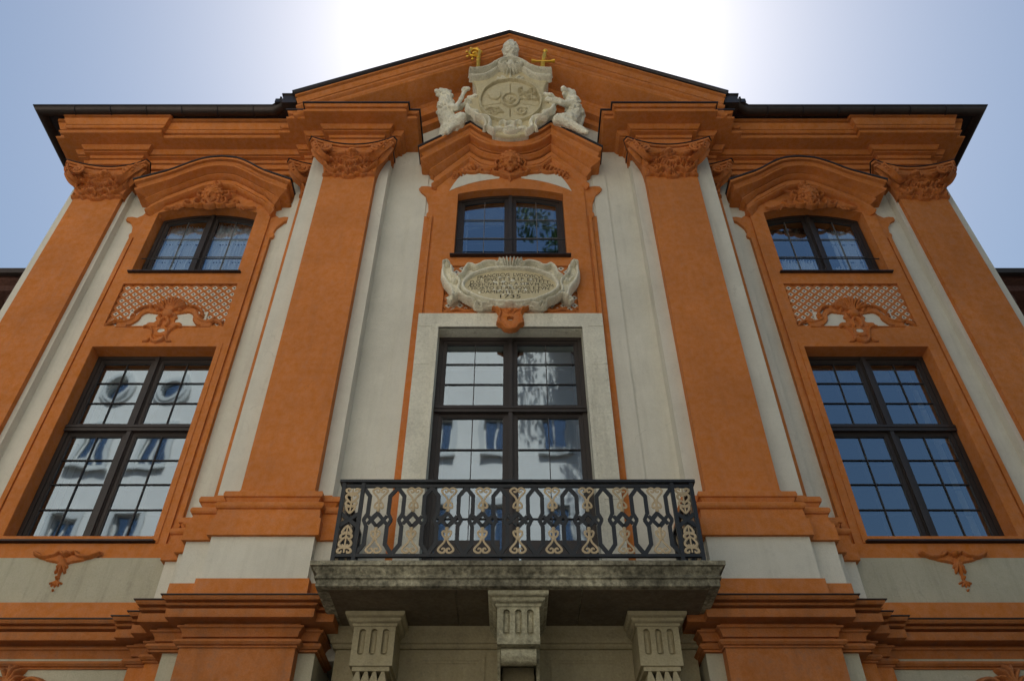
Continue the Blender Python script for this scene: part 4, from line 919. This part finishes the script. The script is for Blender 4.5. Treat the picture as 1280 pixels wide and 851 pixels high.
r.stroke([(1.0, 11.6), (.98, 11.45), (.9, 11.36), (.84, 11.22), (.86, 11.05), (.8, 10.95)], .035, .07, .06); r.ell(.93, 11.27, .05, .05, .06, 0, .07); r.leaf(.98, 11.28, 1.0, .2, .05, .04, .07)
r.spiral(.54, 10.73, .06, 1.2, 3, -1, .028, .07, .06); r.stroke([(.6, 10.8), (.72, 10.86), (.84, 10.96), (.94, 10.9)], .03, .07, .06); r.stroke([(.46, 10.72), (.3, 10.76), (.16, 10.70), (.05, 10.74)], .03, .06, .06)
r.stroke([(.96, 10.96), (1.02, 10.9), (.98, 10.84)], .025, .05, .04)
r.crisp(1.3, .035, .07); r.rough(.004, 18); r.H = np.where(r.H > .09, .09 + (r.H - .09) * 1.3, r.H); r.build('plaque', .26, 'stone', INS)
MB().plate(full, [], .27, .37).build('plaque_back', 'stone', INS, smooth=0)
el = [(.765 * math.cos(a), 11.15 + .385 * math.sin(a)) for a in np.linspace(0, 2 * math.pi, 49)[:-1]]
MB().plate(el, [], .148, .2).build('plaque_field', 'shield', INS, smooth=0)
lines = [('FRANCISCVS  LVDOVICVS', 11.375, 1.10, .098, .10), ('D.G. EPVS ET S.R.I.P. EISTETT:', 11.270, 1.34, .102, .08), ('ÆDIFICIVM HOC A STRV:M CVM', 11.165, 1.42, .092, .05),
         ('HORTO ET RELIQVIS E FVN', 11.065, 1.28, .090, .02), ('DAMENTIS  POSVIT', 10.965, .98, .090, -.02), ('1735', 10.860, .34, .095, .0)]
txt = MB()
for s_, z, wd, ht, sag_ in lines:
    fc = bpy.data.curves.new('t', 'FONT'); fc.body = s_; fc.size = 1; fc.align_x = 'CENTER'; fc.resolution_u = 2; fc.offset = 0
    to = bpy.data.objects.new('t', fc); COL.objects.link(to); dg = bpy.context.evaluated_depsgraph_get(); dg.update()
    tm = bpy.data.meshes.new_from_object(to.evaluated_get(dg)); co = [v.co.copy() for v in tm.vertices]; xs = [c.x for c in co]; w0 = max(xs) - min(xs); mx_ = (max(xs) + min(xs)) / 2
    vs = []
    for c in co:
        x = (c.x - mx_) / w0 * wd; zz = z + c.y * ht * 1.15 - sag_ * (x / .6) ** 2 * .9; vs.append((x, .1445, zz))
    txt.add(vs, [tuple(p.vertices) for p in tm.polygons]); bpy.data.objects.remove(to); bpy.data.curves.remove(fc); bpy.data.meshes.remove(tm)
txt.build('lettering', 'letter', INS, smooth=0, normals=False)

# ================================================================ BALCONY
BX = .085
BAL = thing('balcony', 'stone balcony with black and gilt iron railing in front of the glazed door', 'balcony', (BX, 0, 4.6))
prof = [(-.5, 5.39), (-.02, 5.39), (0, 5.40), (0, 5.475), (.02, 5.48), (.025, 5.495), (.01, 5.51), (.0, 5.53), (.02, 5.56), (.045, 5.585), (.05, 5.60), (.075, 5.605), (.08, 5.65), (.07, 5.66), (-.5, 5.66)]
SP = [(BX - 2.18, .6), (BX - 2.18, -.92), (BX + 2.17, -.92), (BX + 2.17, .6)]
slab = MB().sweep(SP, prof).build('slab', 'slab', BAL, smooth=30)
MB().box(BX - 1.9, BX + 1.9, -.7, .45, 5.40, 5.65).build('deck', 'slab', slab, smooth=0)
sf = MB()
for k in range(3): sf.box(BX - 2.05 + 1.37 * k + .004, BX - 2.05 + 1.37 * (k + 1) - .004, -.86, .45, 5.382, 5.42)
sf.build('soffit', 'soffit', slab, smooth=0)
# portal wall and bed moulding under the slab
MB().box(-2.03, 2.16, .26, 1.2, 0, 5.386).build('portal', 'portal', PAL, smooth=0)
MP = [(-2.03, .5), (-2.03, .24), (2.2, .24), (2.2, .5)]
bm_ = [(-.2, 5.17), (.02, 5.17), (.035, 5.19), (.035, 5.215), (.06, 5.225), (.065, 5.25), (.09, 5.29), (.13, 5.32), (.15, 5.34), (.155, 5.37), (.155, 5.3835), (-.2, 5.3835)]
both_m = MB().sweep(MP, bm_).build('portal_moulding', 'portal', PAL, smooth=30)
for sg in (-1, 1):
    c = BX + sg * .78
    fr = MB().plate(rect(c - .40, c + .40, 3.6, 5.10), [rect(c - .34, c + .34, 3.66, 5.04)], .245, .27).plate(rect(c - .34, c + .34, 3.66, 5.04), [rect(c - .31, c + .31, 3.69, 5.01)], .252, .27)
    fr.build('portal_panel', 'portal', PAL, smooth=0)
def console(cx, yf, w2, zt, zb, mat, roll):
    """scroll bracket: cap moulding, fluted face, foot"""
    s = MB(); path = [(cx - w2, .3), (cx - w2, yf), (cx + w2, yf), (cx + w2, .3)]
    s.sweep(path, [(-.2, zt - .15), (.012, zt - .15), (.02, zt - .135), (.02, zt - .12), (.045, zt - .11), (.06, zt - .09), (.06, zt - .07), (.085, zt - .06), (.10, zt - .04), (.10, zt - .01), (.085, zt), (-.2, zt)])
    # body with recessed flutes cut in the front face
    fl = []
    for k in (-1, 0, 1):
        x = cx + k * w2 * .56; r_ = w2 * .16; za, zc = zb + (zt - zb) * .26 if not roll else zb + (zt - zb) * .22, zt - .21
        fl.append([(x + r_ * math.cos(a), (zc if math.sin(a) > 0 else za) + r_ * 1.0 * math.sin(a)) for a in np.linspace(0, 2 * math.pi, 17)[:-1] + .01])
    s.plate(rect(cx - w2, cx + w2, zb, zt - .148), fl, yf, yf + .05)
    s.box(cx - w2, cx + w2, yf + .048, .3, zb, zt - .15)
    for k in (-1, 0, 1): s.tube([(cx + k * w2 * .56, yf + .045, zb + (zt - zb) * .25), (cx + k * w2 * .56, yf + .045, zt - .21)], w2 * .13, 8, .5)
    if roll:
        s.tube([(cx - w2 * .82, yf + .12, zb - .09), (cx + w2 * .82, yf + .12, zb - .09)], .085, 16)
        s.box(cx - w2 * .9, cx + w2 * .9, yf + .30, .3, zb - .02, zb)
        # side cheeks narrowing down the wall
        for sg in (-1, 1):
            x = cx + sg * w2 * .85; s.add([(x, yf + .15, zb), (x, .3, zb), (x, .3, zb - .7), (x, yf + .7, zb - .45), (x, yf + .3, zb - .2)] + [(x + sg * .03, yf + .15, zb), (x + sg * .03, .3, zb), (x + sg * .03, .3, zb - .7), (x + sg * .03, yf + .7, zb - .45), (x + sg * .03, yf + .3, zb - .2)],
                [(0, 1, 2, 3, 4), (9, 8, 7, 6, 5), (0, 5, 6, 1), (1, 6, 7, 2), (2, 7, 8, 3), (3, 8, 9, 4), (4, 9, 5, 0)])
    else:
        s.box(cx - w2 + .03, cx + w2 - .03, yf + .02, .3, zb - .05, zb - .001)
        for k in range(4):     # hanging drops in two tiers
            x = cx - w2 + .05 + (2 * w2 - .1) * (k + .5) / 4; hw_ = w2 * .2
            for (z1_, z0_, e) in ((zb - .05, zb - .17, 0), (zb - .18, zb - .34, .015)):
                s.add([(x - hw_ * .35, yf + .03 + e, z1_), (x + hw_ * .35, yf + .03 + e, z1_), (x + hw_, yf - .0 + e, z0_), (x - hw_, yf - .0 + e, z0_), (x - hw_ * .35, .2, z1_), (x + hw_ * .35, .2, z1_), (x + hw_, .2, z0_), (x - hw_, .2, z0_)],
                      [(0, 1, 2, 3), (4, 7, 6, 5), (0, 4, 5, 1), (1, 5, 6, 2), (2, 6, 7, 3), (3, 7, 4, 0)])
    return s
MB().box(BX - .17, BX + .17, -.2, .28, 3.9, 4.8).box(BX - .20, BX + .20, .05, .28, 3.9, 4.9).build('console_stem', 'portal', BAL, smooth=0)
console(BX, -.78, .225, 5.379, 4.83, 'stone', True).build('console', 'console', BAL, 'projecting middle bracket with a rolled foot', smooth=40)
console(BX - 1.60, -.26, .232, 5.379, 4.80, 'portal', False).build('console', 'portal', BAL, 'left bracket with flutes and hanging drops', smooth=40)
console(BX + 1.56, -.26, .232, 5.379, 4.80, 'portal', False).build('console', 'portal', BAL, 'right bracket with flutes and hanging drops', smooth=40)
# railing
ZB, ZT, YR = 5.75, 6.70, -.88; X0, X1 = BX - 2.07, BX + 2.07
hr = MB().box(X0 - .03, X1 + .03, YR - .035, YR + .035, ZT, ZT + .035).box(X0 - .03, X0 + .04, YR, .4, ZT + .001, ZT + .034).box(X1 - .04, X1 + .03, YR, .4, ZT + .001, ZT + .034)
hr.build('handrail', 'iron', BAL, smooth=0)
MB().box(X0, X1, YR - .012, YR + .012, ZT - .06, ZT - .02).box(X0, X1, YR - .02, YR + .02, ZB, ZB + .035).box(X0 - .0, X0 + .024, YR, .4, ZB, ZB + .034).box(X1 - .024, X1 + .0, YR, .4, ZB, ZB + .034).build('bottom_rail', 'iron', BAL, smooth=0)
post = MB().box(-.022, .022, -.022, .022, 5.66, ZT).mesh('railing_post', 'iron', (0, 0, 0), 0)
P0, P1 = X0 + .26, X1 - .26
for x in (X0 + .022, X0 + .25, X1 - .25, X1 - .022): inst('railing_post', post, (x, YR, 0), BAL)
for y in (-.42, .05, .35):
    for x in (X0 + .022, X1 - .022): inst('railing_post', post, (x, y, 0), BAL)
NU = 9; pitch = (P1 - P0) / NU; zm = (ZB + ZT) / 2 - .01; bo = .118; t = .046
def unit_bars():
    m = MB()
    for sg in (-1, 1):
        x = sg * bo; e = sg * pitch / 2
        m.bar((e, 0, ZT - .06), (x, 0, ZT - .175), t, .018); m.bar((x, 0, ZT - .165), (x, 0, zm + .075), t, .0185)
        m.bar((x, .0, zm + .085), (sg * (bo + .04), .0, zm), t * .9, .019); m.bar((sg * (bo + .04), 0, zm), (x, 0, zm - .085), t * .9, .0195)
        m.bar((x, 0, zm - .075), (x, 0, ZB + .15), t, .0185); m.bar((x, 0, ZB + .16), (e, 0, ZB + .035), t, .018)
        m.bar((x - sg * .01, 0, zm + .05), (0, 0, zm - .085), t * .85, .017); m.bar((x - sg * .01, 0, zm - .05), (0, 0, zm + .085), t * .85, .0175)
    m.bar((-.088, 0, zm), (0, 0, zm + .1), t * .8, .0165); m.bar((.088, 0, zm), (0, 0, zm - .1), t * .8, .0168)
    return m
ub = unit_bars().mesh('railing_bar', 'iron', (0, 0, 0), 0)
def gilt(top):
    """flat scrolled bracket ornament: a heart of two volutes on a stem with leaves"""
    m = MB()
    s = 1 if top else -1; ze = ZT - .075 if top else ZB + .05; zi = zm + .115 if top else zm - .115
    H = abs(ze - zi)
    def q(x, f): return (x, 0, zi + s * H * f)
    for sg in (-1, 1):
        m.tube(catmull([q(sg * .012, .32), q(sg * .02, .55), q(sg * .072, .78), q(sg * .085, .90), q(sg * .05, 1.0), q(sg * .015, .97), q(sg * .014, .85), q(sg * .036, .82), q(sg * .045, .88)], 4), [.012, .014, .015, .013, .010], 6, .5)
        m.tube(catmull([q(sg * .008, .42), q(sg * .04, .30), q(sg * .05, .16), q(sg * .03, .10), q(sg * .022, .18)], 4), [.011, .014, .009], 6, .5)
    m.tube([q(0, -.02), q(0, .45)], [.019, .014], 6, .5); m.tube([q(0, .05), q(0, .14)], .022, 6, .5); m.ball(q(0, .45), (.02, .012, .02), 8, 5); m.ball(q(0, .0), (.024, .014, .02), 8, 5)
    return m
gt, gb = gilt(True).mesh('gilded_ornament', 'gilt'), gilt(False).mesh('gilded_ornament', 'gilt')
for k in range(NU):
    x = P0 + pitch * (k + .5); inst('railing_bar', ub, (x, YR, 0), BAL)
    inst('gilded_ornament', gt, (x, YR - .012, 0), BAL); inst('gilded_ornament', gb, (x, YR - .012, 0), BAL)
def end_gilt(s):
    m = MB(); z0 = zm + s * .07; z1 = ZT - .08 if s > 0 else ZB + .05; H = z1 - z0
    q = lambda x, f: (x, 0, z0 + H * f)
    for sg in (-1, 1):
        m.tube(catmull([q(0, .02), q(sg * .03, .12), q(sg * .05, .26), q(sg * .03, .34), q(sg * .02, .24)], 4), [.010, .017, .010], 6, .5)
        m.tube(catmull([q(0, .3), q(sg * .055, .36), q(sg * .06, .46), q(sg * .03, .5)], 4), [.012, .017, .010], 6, .5)
        m.tube(catmull([q(0, .42), q(sg * .055, .58), q(sg * .068, .70), q(sg * .035, .80), q(sg * .01, .82), q(sg * .03, .70)], 4), [.012, .018, .012], 6, .5)
        m.tube(catmull([q(0, .8), q(sg * .06, .86), q(sg * .075, .96), q(sg * .04, 1.0), q(sg * .03, .92)], 4), [.012, .017, .010], 6, .5)
    m.tube([q(0, 0), q(0, 1.0)], [.010, .017, .010], 6, .5); return m
e1, e2_ = end_gilt(1).mesh('gilded_ornament', 'gilt'), end_gilt(-1).mesh('gilded_ornament', 'gilt')
xb = MB(); 
for sg in (-1, 1): xb.bar((-.1, sg * .001, zm - sg * .08), (.1, sg * .001, zm + sg * .08), t, .018)
xb = xb.mesh('railing_bar', 'iron', (0, 0, 0), 0)
for x in (X0 + .136, X1 - .136):
    inst('gilded_ornament', e1, (x, YR - .012, 0), BAL); inst('gilded_ornament', e2_, (x, YR - .012, 0), BAL); inst('railing_bar', xb, (x, YR, 0), BAL)
for x in (X0 + .012, X1 - .012):
    for y in (-.65, -.18, .22):
        o = inst('railing_bar', ub, (x, y, 0), BAL); o.rotation_euler = (0, 0, R(90))
        for mm in (gt, gb): o = inst('gilded_ornament', mm, (x, y, 0), BAL); o.rotation_euler = (0, 0, R(90))

# ================================================================ CURTAINS
def curtain(x0, x1, z0, z1, y, label, seed, amp=.03, hem=0):
    rr = random.Random(seed); n = 90; vs = []; fs = []; ph = [rr.uniform(0, 6) for _ in range(4)]
    for j in range(7):
        for i in range(n + 1):
            u = i / n; x = x0 + (x1 - x0) * u; a = amp * (.5 + .5 * math.sin(ph[0] + j * .2 + 38 * u * (x1 - x0)) ) + .02 * math.sin(ph[1] + 90 * u) + .012 * math.sin(17 * u + ph[2] + .5 * j)
            vs.append((x, y + a, z0 + (z1 - z0) * j / 6 + (hem * abs(math.sin(9 * u)) if j == 6 else 0)))
    for j in range(6):
        for i in range(n): a = j * (n + 1) + i; fs.append((a, a + 1, a + n + 2, a + n + 1))
    o = MB().add(vs, fs).build('curtain', 'fabric', None, smooth=80, normals=False); tag(o, label, 'curtain', 'net curtains behind the upper windows')
    o.modifiers.new('t', 'SOLIDIFY').thickness = .003
    return o
curtain(-6.66, -5.86, 12.0, 13.72, 1.03, 'pleated white net curtain behind the left half of the left wing upper window', 1)
curtain(-5.76, -4.92, 12.0, 13.8, 1.03, 'pleated white net curtain behind the right half of the left wing upper window', 2)
curtain(4.92, 5.72, 12.0, 12.75, 1.03, 'short white cafe curtain in the left half of the right wing upper window', 3)
curtain(5.86, 6.62, 12.0, 12.55, 1.03, 'low white curtain strip in the right half of the right wing upper window', 4)
curtain(6.15, 6.62, 12.5, 13.6, 1.04, 'narrow hanging white curtain at the right edge of the right wing upper window', 5)
curtain(-.93, -.80, 12.1, 13.7, .68, 'gathered white curtain at the left edge of the window above the inscription', 6)

# ================================================================ NEIGHBOURS
def neighbour(sg):
    nm = 'left' if sg < 0 else 'right'
    o = thing('neighbouring_building', 'set back dark brown building with timber eaves at the %s edge of the palace' % nm, 'building', (sg * 15, 6, 0))
    def X(a, b): return (min(sg * a, sg * b), max(sg * a, sg * b))
    MB().box(*X(8.7, 24), 4.6, 16, 0, 14.9).build('wall', 'timber', o, smooth=0)
    e = MB(); path = [(-24, 4.6), (-8.7, 4.6)] if sg < 0 else [(8.7, 4.6), (24, 4.6)]
    e.sweep(path, [(-.2, 13.9), (.03, 13.9), (.05, 14.1), (.10, 14.15), (.10, 14.5), (.18, 14.55), (.22, 14.75), (.7, 14.9), (.72, 15.05), (.62, 15.1), (.78, 15.2), (.82, 15.3), (-.2, 15.3)])
    e.build('eaves', 'timber', o, smooth=30)
    b = MB()
    for k in range(22): x = sg * (8.9 + .68 * k); b.box(x - .07, x + .07, 3.98, 4.6, 14.62, 14.86)
    b.build('bracket', 'timber', o, smooth=0, kind='stuff')
    MB().sweep(path, [(.80, 15.30), (.86, 15.22), (.96, 15.24), (.99, 15.36), (.9, 15.36), (.88, 15.3)]).build('gutter', 'gutter', o)
    r_ = MB(); xa, xb_ = X(8.7, 24); r_.add([(xa, 3.75, 15.32), (xb_, 3.75, 15.32), (xb_, 10, 18.6), (xa, 10, 18.6), (xb_, 16, 15.3), (xa, 16, 15.3)], [(0, 1, 2, 3), (3, 2, 4, 5)]); r_.build('roof', 'tile', o, smooth=0)
    wv = MB()
    for k in range(5):
        x = sg * (10.2 + 2.8 * k)
        wv.box(x - .5, x + .5, 4.56, 4.62, 11.6, 13.4)
    wv.build('window', 'room', o, smooth=0)
for sg in (-1, 1): neighbour(sg)

# ================================================================ STREET SIDE OPPOSITE (mirrored in the panes)
OY = -12.6
OPP = thing('opposite_building', 'tall white rendered town house with round attic windows across the street', 'building', (-13, OY, 0))
XL, XR, OZ = -34, 2.6, 23.6
wins = [(-31.2 + 2.05 * k) for k in range(17)]
def circ(cx, cz, rx, rz, n=20): return [(cx + rx * math.cos(a), cz + rz * math.sin(a)) for a in np.linspace(0, 2 * math.pi, n + 1)[:-1]]
holes = []
for x in wins:
    for z0 in (4.6, 8.9, 13.0, 17.2): holes.append(rect(x - .42, x + .42, z0, z0 + (2.1 if z0 < 16 else 1.45)))
    if x < -9: holes.append(circ(x, 20.5, .42, .5))
pw = MB(); n0 = MB().plate(rect(XL, XR, 0, OZ), holes, OY, OY - .3)
n0.v = [(x, y, z) for x, y, z in n0.v]
n0.build('wall', 'render', OPP, smooth=0)
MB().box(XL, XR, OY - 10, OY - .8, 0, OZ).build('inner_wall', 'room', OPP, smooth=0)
fm = MB(); gl = MB()
for x in wins:
    for z0 in (4.6, 8.9, 13.0, 17.2):
        h_ = 2.1 if z0 < 16 else 1.45
        s = MB().plate(rect(x - .60, x + .60, z0 - .18, z0 + h_ + .25), [rect(x - .42, x + .42, z0, z0 + h_)], OY + .002, OY + .06); s.box(x - .66, x + .66, OY, OY + .14, z0 - .26, z0 - .18)
        f = s.build('window', 'render2', OPP, smooth=0)
        MB().plate(rect(x - .42, x + .42, z0, z0 + h_), [rect(x - .36, x - .03, z0 + .06, z0 + h_ - .06), rect(x + .03, x + .36, z0 + .06, z0 + h_ - .06)], OY - .12, OY - .18).build('frame', 'render', f, smooth=0)
        MB().box(x - .40, x + .40, OY - .17, OY - .16, z0 + .03, z0 + h_ - .03).build('pane', 'glass', f, smooth=0)
    if x > -9: continue
    s = MB().plate(circ(x, 20.5, .66, .76), [circ(x, 20.5, .42, .5)], OY + .002, OY + .07).plate(circ(x, 20.5, .54, .63), [circ(x, 20.5, .42, .5)], OY + .05, OY + .11)
    f = s.build('window', 'render2', OPP, smooth=0)
    MB().box(x - .44, x + .44, OY - .17, OY - .16, 19.8, 20.8).build('pane', 'glass', f, smooth=0)
MB().sweep([(XR, OY, 0), (XL, OY, 0)], [(-.2, 22.4), (.08, 22.4), (.1, 22.6), (.3, 22.8), (.34, 23.1), (.7, 23.3), (.8, 23.7), (-.2, 23.7)]).build('cornice', 'render2', OPP, smooth=30)
MB().add([(XL, OY + .9, 23.7), (XR, OY + .9, 23.7), (XR - 2, OY - 6, 27), (XL, OY - 6, 27), (XR, OY - 11, 23.7), (XL, OY - 11, 23.7)], [(0, 1, 2, 3), (1, 4, 2), (3, 2, 4, 5)]).build('roof', 'tile', OPP, smooth=0)

MB().plate([(.6, 24.6), (3.6, 19.4), (4.1, 19.7), (1.1, 24.9)], [], OY + .7, OY - 8).build('verge', 'tile', OPP, smooth=0)

def tree(name, x, y, h, cr, label, seed, lo=.45, lx=0):
    rr = random.Random(seed); o = thing(name, label, 'tree', (x, y, 0), 'trees across the street')
    tk = MB(); tk.tube(catmull([(x, y, 0), (x + .15, y, h * .25), (x - .1, y + .1, h * .5), (x, y, h * .85)], 4), [.38, .28, .2, .08], 9)
    cl = []
    for k in range(16):
        a = rr.uniform(0, 6.28); z = h * rr.uniform(lo, .9); L = cr * rr.uniform(.5, .95); e = (x + L * math.cos(a), y + L * math.sin(a), z + rr.uniform(.5, 1.6))
        tk.tube(catmull([(x, y, z * .85), ((x + e[0]) / 2, (y + e[1]) / 2, (z + e[2]) / 2 - .2), e], 3), [.11, .06, .02], 6); cl.append(e)
    for k in range(26):
        a = rr.uniform(0, 6.28); q = rr.random() ** .5 * cr; cl.append((x + lx + q * math.cos(a), y + q * math.sin(a), h * rr.uniform(lo, 1.02)))
    tk.build('trunk', 'bark', o)
    vs = []; fs = []
    for c in cl:
        rad = rr.uniform(.6, 1.15)
        for k in range(240):
            d = Vector((rr.gauss(0, 1), rr.gauss(0, 1), rr.gauss(0, .7))).normalized() * rad * rr.random() ** .4; p = Vector(c) + d
            u = Vector((rr.gauss(0, 1), rr.gauss(0, 1), rr.gauss(0, 1))).normalized(); v_ = u.orthogonal().normalized(); s_ = rr.uniform(.07, .13); b = len(vs)
            vs += [p - u * s_, p + v_ * s_ * .5, p + u * s_, p - v_ * s_ * .5]; fs.append((b, b + 1, b + 2, b + 3))
    MB().add(vs, fs).build('crown', 'leaf', o, smooth=0, kind='stuff', normals=False)
tree('broadleaf_tree', 4.5, -10.8, 26.5, 2.4, 'very tall leafy tree standing beside the white house across the street', 4, .86, -1.8)
